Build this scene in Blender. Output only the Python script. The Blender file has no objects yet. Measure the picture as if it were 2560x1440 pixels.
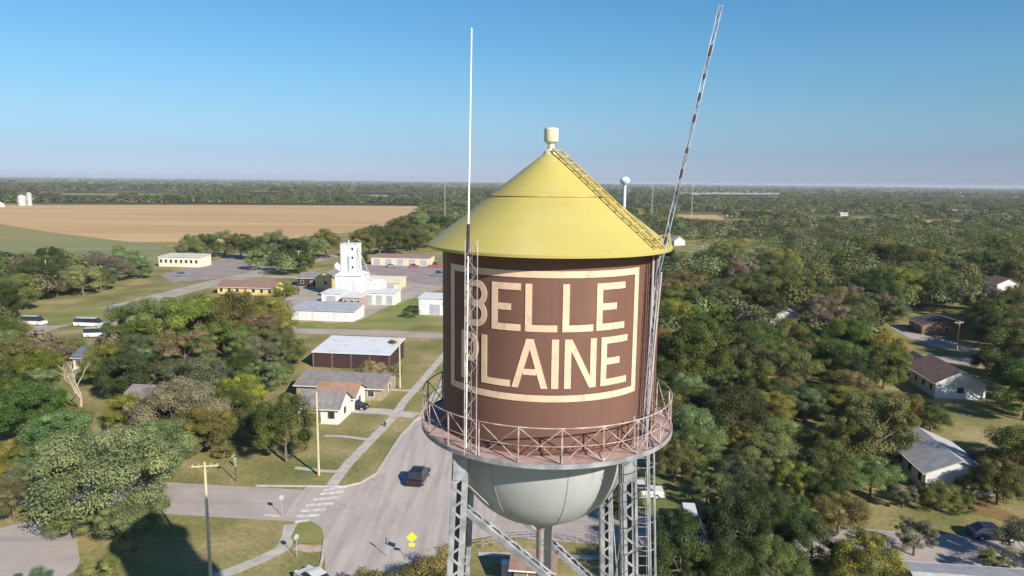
import bpy, bmesh, math, random
import numpy as np
from mathutils import Vector, Matrix

# ------------------------------------------------------------------ camera, world, sun, exposure
sc = bpy.context.scene
COL = sc.collection
CAM_H = 38.0
FPX = 1800.0                      # focal length in pixels of a 2560 px wide frame
PITCH = math.atan(265 / FPX)
ROLL = math.radians(0.63)
fwd = Vector((0, math.cos(PITCH), -math.sin(PITCH)))
r0 = Vector((1, 0, 0)); u0 = r0.cross(fwd)
CR = r0 * math.cos(ROLL) + u0 * math.sin(ROLL)
CU = -r0 * math.sin(ROLL) + u0 * math.cos(ROLL)
CP = Vector((0, 0, CAM_H))
cam_d = bpy.data.cameras.new('camera'); cam = bpy.data.objects.new('camera', cam_d); COL.objects.link(cam)
cam_d.sensor_width = 36; cam_d.lens = 36 * FPX / 2560
cam_d.clip_start = 0.2; cam_d.clip_end = 60000
M = Matrix((CR, CU, -fwd)).transposed().to_4x4(); M.translation = CP
cam.matrix_world = M
sc.camera = cam

SUN_EL, SUN_AZ = math.radians(30), math.radians(141)      # azimuth clockwise from +Y
S = Vector((math.sin(SUN_AZ) * math.cos(SUN_EL), math.cos(SUN_AZ) * math.cos(SUN_EL), math.sin(SUN_EL)))
sd = bpy.data.lights.new('sun', 'SUN'); sun = bpy.data.objects.new('sun', sd); COL.objects.link(sun)
sd.energy = 4.6; sd.angle = math.radians(0.53); sd.color = (1.0, 0.93, 0.82)
sun.rotation_euler = S.to_track_quat('Z', 'Y').to_euler()
w = bpy.data.worlds.new('World'); sc.world = w; w.use_nodes = True
nt = w.node_tree; bg = nt.nodes['Background']
sky = nt.nodes.new('ShaderNodeTexSky'); sky.sky_type = 'NISHITA'; sky.sun_disc = False
sky.sun_elevation = SUN_EL; sky.sun_rotation = SUN_AZ
sky.air_density = 1.0; sky.dust_density = 0.35; sky.ozone_density = 3.0; sky.altitude = 0
tcw = nt.nodes.new('ShaderNodeTexCoord'); sx = nt.nodes.new('ShaderNodeSeparateXYZ'); nt.links.new(tcw.outputs['Generated'], sx.inputs[0])
skr = nt.nodes.new('ShaderNodeValToRGB'); nt.links.new(sx.outputs['Z'], skr.inputs[0]); el = skr.color_ramp.elements
el[0].position = 0.0; el[0].color = (0.47, 0.58, 1.0, 1); el[1].position = 0.25; el[1].color = (0.40, 0.735, 0.88, 1)
for p_, c_ in ((0.035, (0.42, 0.51, 0.78, 1)), (0.085, (0.48, 0.62, 0.75, 1)), (0.14, (0.465, 0.70, 0.80, 1)), (0.55, (0.32, 0.55, 0.78, 1))): k_ = el.new(p_); k_.color = c_
smx = nt.nodes.new('ShaderNodeMix'); smx.data_type = 'RGBA'; smx.blend_type = 'MULTIPLY'; smx.inputs[0].default_value = 1.0
nt.links.new(sky.outputs[0], smx.inputs[6]); nt.links.new(skr.outputs[0], smx.inputs[7]); nt.links.new(smx.outputs[2], bg.inputs[0]); bg.inputs[1].default_value = 0.095
sc.view_settings.view_transform = 'Standard'; sc.view_settings.look = 'None'
sc.view_settings.exposure = 0.6; sc.view_settings.gamma = 1.0
try:
    sc.cycles.max_bounces = 6; sc.cycles.volume_bounces = 0; sc.cycles.transparent_max_bounces = 8
except Exception: pass
RNG = random.Random(7)

# ------------------------------------------------------------------ point helpers
def ray(x, y): return fwd + CR * ((x - 1280) / FPX) - CU * ((y - 720) / FPX)
def P(x, y, z=0.0):
    d = ray(x, y); t = (z - CAM_H) / d.z; q = CP + d * t; return Vector((q.x, q.y, z))
def PY(x, y, Y): d = ray(x, y); return CP + d * (Y / d.y)
def proj(p):
    v = Vector(p) - CP; k = v.dot(fwd)
    if k < 0.1: return (-9999, -9999, k)
    return (1280 + FPX * v.dot(CR) / k, 720 - FPX * v.dot(CU) / k, k)

# ------------------------------------------------------------------ materials
MAT = {}
def mat(name, color, rough=0.8, metal=0.0, var=0.12, scale=3.0, color2=None, bump=0.0, bscale=None, spec=0.3, detail=6.0, stretch=(1, 1, 1), lo=0.35, hi=0.65):
    """noise-varied surface in object space"""
    if name in MAT: return MAT[name]
    m = bpy.data.materials.new(name); m.use_nodes = True; t = m.node_tree; b = t.nodes['Principled BSDF']
    b.inputs['Roughness'].default_value = rough; b.inputs['Metallic'].default_value = metal
    b.inputs['Specular IOR Level'].default_value = spec
    tc = t.nodes.new('ShaderNodeTexCoord'); mp = t.nodes.new('ShaderNodeMapping'); mp.inputs['Scale'].default_value = stretch
    n = t.nodes.new('ShaderNodeTexNoise'); n.inputs['Scale'].default_value = scale; n.inputs['Detail'].default_value = detail
    t.links.new(tc.outputs['Object'], mp.inputs[0]); t.links.new(mp.outputs[0], n.inputs['Vector'])
    r = t.nodes.new('ShaderNodeValToRGB'); t.links.new(n.outputs[0], r.inputs[0])
    c = Vector(color[:3]); c2 = Vector(color2[:3]) if color2 else c * (1 + var); c1 = c if color2 else c * (1 - var)
    r.color_ramp.elements[0].position = lo; r.color_ramp.elements[1].position = hi
    r.color_ramp.elements[0].color = (*c1, 1); r.color_ramp.elements[1].color = (*c2, 1)
    t.links.new(r.outputs[0], b.inputs['Base Color'])
    if bump:
        n2 = t.nodes.new('ShaderNodeTexNoise'); n2.inputs['Scale'].default_value = bscale or scale * 6
        t.links.new(mp.outputs[0], n2.inputs['Vector'])
        bp = t.nodes.new('ShaderNodeBump'); bp.inputs['Strength'].default_value = bump; bp.inputs['Distance'].default_value = 0.05
        t.links.new(n2.outputs[0], bp.inputs['Height']); t.links.new(bp.outputs[0], b.inputs['Normal'])
    MAT[name] = m; return m

def foliage_mat():
    m = bpy.data.materials.new('foliage'); m.use_nodes = True; t = m.node_tree
    for n in list(t.nodes): t.nodes.remove(n)
    out = t.nodes.new('ShaderNodeOutputMaterial'); oi = t.nodes.new('ShaderNodeObjectInfo')
    at = t.nodes.new('ShaderNodeAttribute'); at.attribute_name = 'tint'
    mul = t.nodes.new('ShaderNodeMix'); mul.data_type = 'RGBA'; mul.blend_type = 'MULTIPLY'; mul.inputs[0].default_value = 1
    t.links.new(oi.outputs['Color'], mul.inputs[6]); t.links.new(at.outputs['Color'], mul.inputs[7])
    d = t.nodes.new('ShaderNodeBsdfPrincipled'); d.inputs['Roughness'].default_value = 0.6; d.inputs['Specular IOR Level'].default_value = 0.25
    tr = t.nodes.new('ShaderNodeBsdfTranslucent'); mx = t.nodes.new('ShaderNodeMixShader'); mx.inputs[0].default_value = 0.28
    t.links.new(mul.outputs[2], d.inputs['Base Color']); t.links.new(mul.outputs[2], tr.inputs['Color'])
    t.links.new(d.outputs[0], mx.inputs[1]); t.links.new(tr.outputs[0], mx.inputs[2]); t.links.new(mx.outputs[0], out.inputs[0])
    return m
FOL = foliage_mat()
BARK = mat('bark', (0.16, 0.12, 0.085), var=0.3, scale=2, bump=0.4)
BARK_PALE = mat('bark_pale', (0.42, 0.35, 0.27), var=0.2, scale=2)

def ground_mat():
    m = bpy.data.materials.new('grassland'); m.use_nodes = True; t = m.node_tree; b = t.nodes['Principled BSDF']
    b.inputs['Roughness'].default_value = 0.95; b.inputs['Specular IOR Level'].default_value = 0.1
    g = t.nodes.new('ShaderNodeNewGeometry')
    def noise(s, d=5):
        n = t.nodes.new('ShaderNodeTexNoise'); n.inputs['Scale'].default_value = s; n.inputs['Detail'].default_value = d
        t.links.new(g.outputs['Position'], n.inputs['Vector']); return n
    def ramp(src, stops):
        r = t.nodes.new('ShaderNodeValToRGB'); e = r.color_ramp.elements
        e[0].position = stops[0][0]; e[0].color = (*stops[0][1], 1); e[1].position = stops[1][0]; e[1].color = (*stops[1][1], 1)
        for p, c in stops[2:]: k = e.new(p); k.color = (*c, 1)
        t.links.new(src, r.inputs[0]); return r
    near = ramp(noise(0.09, 8).outputs[0], [(0.32, (0.150, 0.165, 0.058)), (0.66, (0.36, 0.29, 0.145)), (0.5, (0.245, 0.22, 0.088))])
    fine = ramp(noise(1.7, 6).outputs[0], [(0.3, (0.75, 0.75, 0.72)), (0.7, (1.2, 1.2, 1.2))])
    mu = t.nodes.new('ShaderNodeMix'); mu.data_type = 'RGBA'; mu.blend_type = 'MULTIPLY'; mu.inputs[0].default_value = 1
    t.links.new(near.outputs[0], mu.inputs[6]); t.links.new(fine.outputs[0], mu.inputs[7])
    far = ramp(noise(0.0016, 6).outputs[0], [(0.40, (0.035, 0.048, 0.024)), (0.56, (0.06, 0.07, 0.03)), (0.60, (0.19, 0.15, 0.085)), (0.68, (0.11, 0.12, 0.05))])
    ln = t.nodes.new('ShaderNodeVectorMath'); ln.operation = 'LENGTH'; t.links.new(g.outputs['Position'], ln.inputs[0])
    mr = t.nodes.new('ShaderNodeMapRange'); mr.inputs[1].default_value = 700; mr.inputs[2].default_value = 1300
    t.links.new(ln.outputs['Value'], mr.inputs[0])
    mx = t.nodes.new('ShaderNodeMix'); mx.data_type = 'RGBA'
    t.links.new(mr.outputs[0], mx.inputs[0]); t.links.new(mu.outputs[2], mx.inputs[6]); t.links.new(far.outputs[0], mx.inputs[7])
    t.links.new(mx.outputs[2], b.inputs['Base Color'])
    return m

def weather(m, color, amount, scale, stretch, lo, hi, coords='Object'):
    """streaks or patches of another colour blended over a material's base colour"""
    t = m.node_tree; b = t.nodes['Principled BSDF']; src = b.inputs['Base Color'].links[0].from_socket
    tc = t.nodes.new('ShaderNodeTexCoord'); mp = t.nodes.new('ShaderNodeMapping'); mp.inputs['Scale'].default_value = stretch; t.links.new(tc.outputs[coords], mp.inputs[0])
    n = t.nodes.new('ShaderNodeTexNoise'); n.inputs['Scale'].default_value = scale; n.inputs['Detail'].default_value = 9; n.inputs['Roughness'].default_value = .65; t.links.new(mp.outputs[0], n.inputs['Vector'])
    r = t.nodes.new('ShaderNodeMapRange'); r.inputs[1].default_value = lo; r.inputs[2].default_value = hi; r.inputs[4].default_value = amount; t.links.new(n.outputs[0], r.inputs[0])
    x = t.nodes.new('ShaderNodeMix'); x.data_type = 'RGBA'; t.links.new(r.outputs[0], x.inputs[0]); t.links.new(src, x.inputs[6]); x.inputs[7].default_value = (*color, 1); t.links.new(x.outputs[2], b.inputs['Base Color'])
# ------------------------------------------------------------------ mesh helpers
class MB:
    def __init__(s): s.v = []; s.f = []; s.sm = []
    def add(s, vs, fs, smooth=False):
        o = len(s.v); s.v += [tuple(p) for p in vs]; s.f += [tuple(i + o for i in f) for f in fs]; s.sm += [smooth] * len(fs)
    def box(s, c, size, rz=0.0, R=None):
        x, y, z = [k / 2 for k in size]; R = R or Matrix.Rotation(rz, 3, 'Z'); c = Vector(c)
        vs = [c + R @ Vector((i * x, j * y, k * z)) for i in (-1, 1) for j in (-1, 1) for k in (-1, 1)]
        s.add(vs, [(0, 1, 3, 2), (4, 6, 7, 5), (0, 4, 5, 1), (2, 3, 7, 6), (0, 2, 6, 4), (1, 5, 7, 3)])
    def bar(s, a, b, w, h=None, upv=(0, 0, 1)):
        a = Vector(a); b = Vector(b); h = h or w; d = (b - a)
        L = d.length
        if L < 1e-6: return
        d /= L; u = Vector(upv)
        if abs(d.dot(u)) > 0.98: u = Vector((0, 1, 0))
        x = d.cross(u).normalized(); z = x.cross(d)
        vs = [p + x * (i * w / 2) + z * (k * h / 2) for p in (a, b) for i, k in ((-1, -1), (1, -1), (1, 1), (-1, 1))]
        s.add(vs, [(3, 2, 1, 0), (4, 5, 6, 7), (0, 1, 5, 4), (1, 2, 6, 5), (2, 3, 7, 6), (3, 0, 4, 7)])
    def tube(s, pts, rad, n=8, cap=True):
        pts = [Vector(p) for p in pts]; rad = rad if isinstance(rad, (list, tuple)) else [rad] * len(pts)
        vs = []; fs = []
        for i, p in enumerate(pts):
            d = (pts[min(i + 1, len(pts) - 1)] - pts[max(i - 1, 0)]).normalized()
            u = Vector((0, 0, 1)) if abs(d.z) < 0.9 else Vector((0, 1, 0))
            x = d.cross(u).normalized(); y = x.cross(d)
            for k in range(n):
                a = 2 * math.pi * k / n; vs.append(p + (x * math.cos(a) + y * math.sin(a)) * rad[i])
        for i in range(len(pts) - 1):
            for k in range(n):
                k2 = (k + 1) % n; fs.append((i * n + k, i * n + k2, (i + 1) * n + k2, (i + 1) * n + k))
        s.add(vs, fs, True)
        if cap:
            s.add([vs[k] for k in range(n)], [tuple(range(n - 1, -1, -1))]); o = (len(pts) - 1) * n
            s.add([vs[o + k] for k in range(n)], [tuple(range(n))])
    def lathe(s, prof, n=64, c=(0, 0, 0), smooth=True):
        c = Vector(c); vs = []
        for r, z in prof:
            for k in range(n):
                a = 2 * math.pi * k / n; vs.append(c + Vector((r * math.cos(a), r * math.sin(a), z)))
        fs = [(i * n + k, i * n + (k + 1) % n, (i + 1) * n + (k + 1) % n, (i + 1) * n + k) for i in range(len(prof) - 1) for k in range(n)]
        s.add(vs, fs, smooth)
    def prism(s, poly, z0, z1):
        n = len(poly); vs = [(p[0], p[1], z0) for p in poly] + [(p[0], p[1], z1) for p in poly]
        s.add(vs, [tuple(range(n - 1, -1, -1)), tuple(range(n, 2 * n))] + [(i, (i + 1) % n, n + (i + 1) % n, n + i) for i in range(n)])
    def build(s, name, m, parent=None, loc=None, fixn=True):
        me = bpy.data.meshes.new(name); me.from_pydata(s.v, [], s.f); me.polygons.foreach_set('use_smooth', s.sm)
        if fixn:
            bm = bmesh.new(); bm.from_mesh(me); bmesh.ops.remove_doubles(bm, verts=bm.verts, dist=1e-5)
            bmesh.ops.recalc_face_normals(bm, faces=bm.faces); bm.to_mesh(me); bm.free()
            if any(s.sm): me.set_sharp_from_angle(angle=math.radians(28))
        me.materials.append(m); o = bpy.data.objects.new(name, me); COL.objects.link(o)
        if parent: o.parent = parent
        if loc: o.location = loc
        return o

def tag(o, label=None, cat=None, group=None, kind=None):
    if label: o['label'] = label
    if cat: o['category'] = cat
    if group: o['group'] = group
    if kind: o['kind'] = kind
    return o
def empty(name, loc, rz=0.0, label=None, cat=None, group=None):
    o = bpy.data.objects.new(name, None); COL.objects.link(o); o.location = loc; o.rotation_euler.z = rz
    o.empty_display_size = 0.5
    return tag(o, label, cat, group)
def copy_tree(o, parent=None):
    c = o.copy(); COL.objects.link(c); c.parent = parent
    for ch in list(o.children): copy_tree(ch, c)
    return c
def sheet(name, poly, z, m, kind='structure'):
    b = MB(); b.add([(p[0], p[1], z) for p in poly], [tuple(range(len(poly)))]); o = b.build(name, m); 
    if o.data.polygons[0].normal.z < 0: o.data.flip_normals()
    bm = bmesh.new(); bm.from_mesh(o.data); bmesh.ops.triangulate(bm, faces=bm.faces); bm.to_mesh(o.data); bm.free()
    return tag(o, kind=kind)
def px(*pts, z=0.0): return [P(x, y, z) for x, y in pts]

# ------------------------------------------------------------------ setting: ground, fields, streets
GR = ground_mat()
b = MB(); n = 96
rings = [0, 60, 150, 400, 1000, 3000, 9000, 28000]
b.lathe([(r if r else 0.01, 0) for r in rings], n, smooth=False)
tag(b.build('ground', GR), kind='structure')

STREET_U = Vector((0.12, 1, 0)).normalized(); STREET_V = Vector((1, -0.12, 0)).normalized()
XC = Vector((-13.0, 80.0, 0))                     # crossing of the two streets
def SV(u, v, z=0.0): q = XC + STREET_V * u + STREET_U * v; return Vector((q.x, q.y, z))

WHEAT = mat('wheat_stubble', (0.47, 0.31, 0.15), color2=(0.54, 0.38, 0.20), scale=0.006, rough=0.95, spec=0.05, stretch=(0.4, 2.5, 1), detail=8)
OLIVE = mat('pasture', (0.29, 0.24, 0.11), color2=(0.22, 0.24, 0.11), scale=0.012, rough=0.95, spec=0.05, stretch=(0.5, 2, 1))
PASTURE = mat('pasture_green', (0.19, 0.21, 0.10), color2=(0.26, 0.26, 0.13), scale=0.02, rough=0.95, spec=0.05, stretch=(0.4, 2, 1))
ASPH = mat('asphalt_pale', (0.42, 0.365, 0.325), color2=(0.50, 0.44, 0.395), scale=0.35, rough=0.9, spec=0.15, stretch=(3, 0.35, 1), detail=9, bump=0.05, bscale=20)
ASPH2 = mat('asphalt_side', (0.37, 0.32, 0.29), color2=(0.44, 0.385, 0.35), scale=0.3, rough=0.9, spec=0.15, detail=9)
CONC = mat('pale_concrete', (0.42, 0.38, 0.33), color2=(0.52, 0.48, 0.42), scale=0.8, rough=0.9, spec=0.15)
GRAVEL = mat('pale_gravel', (0.33, 0.29, 0.24), color2=(0.43, 0.38, 0.32), scale=0.15, rough=0.95, spec=0.1, detail=9)
GRAVEL2 = mat('mauve_gravel', (0.27, 0.22, 0.21), color2=(0.34, 0.29, 0.27), scale=0.2, rough=0.95, spec=0.1, detail=9)
PALEPINK = mat('tactile_paving', (0.50, 0.36, 0.30), scale=2)
PAINT = mat('road_paint', (0.70, 0.68, 0.64), var=0.15, scale=4)
DRYGRASS = mat('dry_grass', (0.27, 0.17, 0.08), color2=(0.20, 0.15, 0.06), scale=0.3, rough=0.95, spec=0.05)
LAWN = mat('bright_lawn', (0.16, 0.20, 0.06), color2=(0.28, 0.26, 0.10), scale=0.12, rough=0.95, spec=0.05)

sheet('field', [P(-260, 505), P(-260, 640), P(0, 604), P(330, 606), P(640, 606), P(960, 572), P(1052, 528), P(1050, 515.5), P(500, 511.5), P(0, 509)], 0.05, WHEAT)
sheet('pasture', [P(-260, 570), P(0, 560), P(120, 580), P(330, 606), P(300, 612), P(-260, 625)], 0.09, OLIVE)
sheet('pasture', [P(-260, 600), P(100, 598), P(400, 610), P(430, 640), P(300, 690), P(-260, 700)], 0.012, PASTURE)
for i, (x0, y0, x1, y1, m_) in enumerate([(60, 494, 300, 500, CONC), (880, 487, 1050, 492, CONC), (1690, 537, 1810, 548, WHEAT), (1700, 479, 1950, 485, CONC), (1640, 484, 1750, 489, CONC), (2020, 541, 2200, 546, PASTURE), (520, 476, 760, 479, OLIVE), (1980, 545, 2100, 550, WHEAT), (150, 483, 430, 487, OLIVE), (1120, 492, 1180, 497, WHEAT), (1850, 490, 1960, 495, WHEAT), (2250, 500, 2560, 503, OLIVE), (2300, 551, 2420, 556, WHEAT), (1790, 549, 1880, 556, DRYGRASS), (340, 489, 470, 491, CONC), (620, 488, 700, 490, CONC), (2000, 486, 2120, 489, CONC), (2380, 524, 2480, 527, CONC)]):
    sheet('field', [P(x0, y0), P(x1, y0 + 1), P(x1, y1 + 1), P(x0, y1)], 0.03 + i * 0.004, m_)

# streets in street coordinates (u across, v along)
MW = 4.6
def strip(name, pts, width, z, m):
    L = []; Rr = []
    for i, p in enumerate(pts):
        a = pts[max(i - 1, 0)]; c = pts[min(i + 1, len(pts) - 1)]; d = (Vector(c) - Vector(a)); d.z = 0; d.normalize()
        nrm = Vector((d.y, -d.x, 0)); L.append(Vector(p) - nrm * width / 2); Rr.append(Vector(p) + nrm * width / 2)
    b = MB(); nn = len(pts)
    b.add([(q.x, q.y, z) for q in L + Rr], [(i, i + 1, nn + i + 1, nn + i) for i in range(nn - 1)])
    return tag(b.build(name, m), kind='structure')
strip('side_street', [SV(-150, -2), SV(-40, -1.6), SV(-8, -1.0), SV(0, -1.0), SV(60, -2), SV(180, -2)], 8.2, 0.004, ASPH2)
# main street with flared kerb returns at the corner (left edge follows the photographed kerb)
flare = [P(815, 1500), P(811, 1350), P(806, 1320), P(780, 1303), P(735, 1293), P(705, 1290), P(765, 1218), P(860, 1217), P(900, 1208), P(940, 1185), P(1000, 1092), P(1036, 1052), P(1046, 1040)]
edgeR = [SV(MW + 2.2, 30), SV(MW + 1.6, 16), SV(MW + 2.2, 6), SV(MW + 7, 2.6), SV(MW + 7, -5.4), SV(MW + 2.5, -8), SV(MW + 1.0, -14), SV(MW + 1.0, -30)]
sheet('main_street', [Vector((p.x, p.y, 0)) for p in flare] + edgeR, 0.010, ASPH)
q0 = P(1041, 1046)
strip('main_street', [SV(-0.2, 26), SV(-0.2, 60), SV(-0.2, 120), SV(0, 320), SV(0, 700)], 2 * MW + 0.3, 0.006, ASPH)
strip('main_street', [SV(0.5, -28), SV(0.5, -70), SV(0, -140)], 11.0, 0.006, ASPH)
strip('back_street', [SV(-118, -30), SV(-118, 60), SV(-118, 120), SV(-118, 175), SV(-112, 250), SV(-105, 330)], 9.5, 0.006, GRAVEL)
strip('cross_street', [SV(-160, 96), SV(0, 94), SV(60, 93), SV(110, 88), SV(200, 86)], 7.0, 0.008, GRAVEL)
strip('cross_street', [SV(-118, 190), SV(-20, 196), SV(0, 196), SV(200, 200)], 7.0, 0.008, GRAVEL)
sheet('gravel_lot', px((400, 688), (600, 634), (720, 642), (770, 655), (600, 684), (520, 700), (430, 705)), 0.016, GRAVEL2)
sheet('gravel_lot', px((700, 770), (745, 700), (850, 668), (930, 650), (1120, 668), (1120, 715), (1000, 760), (900, 800), (820, 810)), 0.016, GRAVEL)
sheet('gravel_lot', px((880, 672), (960, 655), (1150, 670), (1150, 720), (1060, 712), (960, 690)), 0.020, GRAVEL2)
sheet('gravel_lot', px((-40, 1330), (60, 1305), (185, 1318), (200, 1400), (170, 1470), (-40, 1470)), 0.016, ASPH2)
sheet('lawn', px((900, 800), (985, 760), (1050, 740), (1120, 742), (1120, 800), (1000, 822), (880, 822), (740, 822), (740, 812), (860, 806)), 0.024, LAWN)
sheet('lawn', px((100, 800), (110, 782), (270, 770), (260, 806), (120, 815)), 0.024, LAWN)
sheet('dry_lawn', px((2290, 1255), (2360, 1222), (2480, 1262), (2560, 1300), (2560, 1315), (2420, 1280)), 0.024, DRYGRASS)
sheet('concrete_drive', px((2225, 818), (2250, 815), (2330, 840), (2400, 862), (2455, 872), (2455, 886), (2370, 872), (2300, 862)), 0.028, GRAVEL)
# pavements, paths and drives
def walk(pts, width, z=0.05, m=CONC, name='sidewalk'): return strip(name, [P(*p) for p in pts], width, z, m)
walk([(828, 1216), (870, 1160), (985, 1042), (1010, 1005), (1100, 900), (1150, 838)], 1.5)
walk([(530, 1446), (590, 1425), (660, 1396), (708, 1372), (722, 1340), (726, 1312)], 1.5)
walk([(1055, 1040), (1110, 950), (1200, 850)], 1.2)
walk([(738, 1170), (800, 1178), (846, 1180)], 0.9, 0.056, name='path')
walk([(812, 1090), (860, 1092), (924, 1100)], 0.9, 0.056, name='path')
walk([(884, 1026), (960, 1030), (1040, 1040)], 3.0, 0.060, name='driveway')
walk([(850, 968), (930, 974), (1046, 978)], 1.3, 0.056, name='path')
walk([(1195, 1386), (1300, 1388), (1420, 1392), (1540, 1398)], 0.8, 0.056, name='path')
walk([(740, 1368), (775, 1375), (806, 1372)], 1.3, 0.064, PALEPINK, 'kerb_ramp')
sheet('traffic_island', px((728, 1345), (745, 1312), (775, 1305), (800, 1318), (810, 1345), (800, 1360), (740, 1362)), 0.12, LAWN)
# crossing stripes
b = MB()
for (xa, ya, xb, yb) in [(800, 1236, 862, 1228), (785, 1249, 848, 1243), (766, 1264, 836, 1259), (752, 1278, 815, 1274), (742, 1291, 800, 1288), (738, 1306, 774, 1300), (810, 1226, 866, 1217)]:
    q = [P(xa, ya - 3.2), P(xb, yb - 3.2), P(xb - 2, yb + 3.2), P(xa - 2, ya + 3.2)]
    b.add([(p.x, p.y, 0.0145) for p in q], [(0, 1, 2, 3)])
tag(b.build('crossing_stripes', PAINT), kind='structure')
# kerbs along the main street
b = MB()
ks = [P(640, 1215), P(760, 1216), P(860, 1217), P(900, 1208), P(940, 1185), P(1000, 1092), P(1036, 1052), SV(-MW - 0.1, 34), SV(-MW - 0.1, 120)]
for a_, c_ in zip(ks[:-1], ks[1:]): b.bar(Vector((a_.x, a_.y, 0.05)), Vector((c_.x, c_.y, 0.05)), 0.28, 0.16)
ks = [P(660, 1287), P(700, 1291)]
for a_, c_ in zip(ks[:-1], ks[1:]): b.bar(Vector((a_.x, a_.y, 0.05)), Vector((c_.x, c_.y, 0.05)), 0.22, 0.16)
ks = edgeR[:4]
for a_, c_ in zip(ks[:-1], ks[1:]): b.bar(Vector((a_.x, a_.y, 0.05)), Vector((c_.x, c_.y, 0.05)), 0.28, 0.16)
ks = [P(811, 1350), P(806, 1400), P(790, 1450)]
for a_, c_ in zip(ks[:-1], ks[1:]): b.bar(Vector((a_.x, a_.y, 0.05)), Vector((c_.x, c_.y, 0.05)), 0.28, 0.16)
tag(b.build('kerb', CONC), kind='structure')

# ------------------------------------------------------------------ water tower
TX, TY = 1.18, 23.0
BROWN = mat('brown_tank_paint', (0.145, 0.074, 0.054), color2=(0.188, 0.098, 0.072), scale=0.5, rough=0.62, spec=0.25, stretch=(1, 1, 0.25), detail=8, lo=0.25, hi=0.8)
CREAM = mat('cream_letter_paint', (0.68, 0.48, 0.33), color2=(0.75, 0.55, 0.39), scale=2.0, rough=0.5)
YELLOW = mat('yellow_roof_paint', (0.485, 0.415, 0.115), color2=(0.43, 0.36, 0.115), scale=0.7, rough=0.5, spec=0.35, stretch=(1, 1, 0.5), detail=8, lo=0.3, hi=0.75)
SILVER = mat('silver_bowl_paint', (0.35, 0.365, 0.365), color2=(0.42, 0.435, 0.435), scale=0.6, rough=0.45, spec=0.4, stretch=(1, 1, 0.3))
STEEL = mat('grey_steel_paint', (0.18, 0.19, 0.21), color2=(0.36, 0.36, 0.36), scale=2.5, rough=0.5, spec=0.4)
RAILM = mat('rail_steel', (0.24, 0.16, 0.14), color2=(0.54, 0.46, 0.43), scale=3, rough=0.55)
FLOORM = mat('balcony_plate', (0.36, 0.23, 0.20), color2=(0.46, 0.33, 0.29), scale=3, rough=0.7)
DARKM = mat('dark_metal', (0.05, 0.045, 0.05), scale=4)
IVORY = mat('ivory_paint', (0.66, 0.60, 0.42), var=0.1, scale=3, rough=0.5)
RUST = mat('riser_paint', (0.42, 0.34, 0.30), color2=(0.50, 0.44, 0.40), scale=3)
WHITEP = mat('white_antenna', (0.75, 0.78, 0.80), var=0.05, scale=3, rough=0.4)

weather(BROWN, (0.12, 0.065, 0.05), .55, 1.6, (3, 3, .12), .52, .75); weather(BROWN, (0.30, 0.19, 0.15), .18, .7, (1, 1, .6), .5, .85)
weather(YELLOW, (0.30, 0.19, 0.06), .5, 2.2, (1, 1, 1), .60, .78); weather(YELLOW, (0.55, 0.50, 0.26), .5, .5, (1, 1, 1), .5, .8)
weather(SILVER, (0.22, 0.21, 0.20), .5, 1.2, (2, 2, .2), .52, .8); weather(STEEL, (0.20, 0.13, 0.10), .6, 2.5, (1, 1, .5), .58, .75); weather(CREAM, (0.40, 0.25, 0.18), .7, 3.5, (1, 1, .6), .54, .72)
weather(ASPH, (0.27, 0.24, 0.225), .6, .9, (1, .07, 1), .46, .7); weather(ASPH, (0.22, 0.20, 0.19), .7, .22, (1, 1, 1), .60, .72); weather(ASPH2, (0.26, 0.225, 0.21), .6, .5, (.1, 1, 1), .5, .7)
weather(PAINT, (0.40, 0.37, 0.34), .8, 1.5, (1, 1, 1), .42, .62); weather(CONC, (0.28, 0.26, 0.22), .6, .6, (1, 1, 1), .52, .7); weather(WHEAT, (0.30, 0.20, 0.11), .5, .03, (.15, 1.6, 1), .5, .75)
wt = empty('water_tower', (TX, TY, 0), 0, 'brown riveted water tower tank on lattice legs with yellow conical roof and cream lettering', 'water tower')
def cyl(a, z, r): a = math.radians(a); return (r * math.sin(a), -r * math.cos(a), z)
R = 3.32; ZB, ZE = 30.18, 36.1
b = MB(); b.lathe([(R, ZB), (R, ZE + 0.25)], 160)
wall = b.build('tank_wall', BROWN, wt, (-0.08, 0, 0))
for z_ in (32.1, 34.12):        # plate laps round the wall
    b = MB(); b.tube([cyl(3 * k, z_, R + .001) for k in range(121)], 0.012, 5, cap=False); b.build('seam', BROWN, wall)
# bowl
b = MB(); prof = []
for i in range(25):
    a = math.pi / 2 * i / 24; prof.append((max(0.02, 3.02 * math.cos(a) ** .88), ZB - 3.3 * math.sin(a) ** .95))
b.lathe([(3.36, ZB + .02), (3.36, ZB - .03)] + prof, 96)
bowl = b.build('bowl', SILVER, wt, (-0.15, 0, 0))
b = MB()
for k in range(8):          # lap seams of the bowl plates
    a = 2 * math.pi * (k + 0.3) / 8
    b.tube([(r * 1.004 * math.cos(a), r * 1.004 * math.sin(a), z) for r, z in prof[:-2]], 0.008, 5)
b.build('seam', SILVER, bowl)
b = MB(); b.lathe([(R + 0.03, ZB + 0.22), (R + 0.07, ZB + 0.22), (R + 0.07, ZB + 0.02), (R + 0.03, ZB + 0.02)], 96)
for k in range(96):
    a = 2 * math.pi * k / 96
    b.box(((R + 0.03) * math.cos(a), (R + 0.03) * math.sin(a), ZB + 0.32), (0.04, 0.04, 0.04), a)
b.build('girder_band', BROWN, wt)
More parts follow.
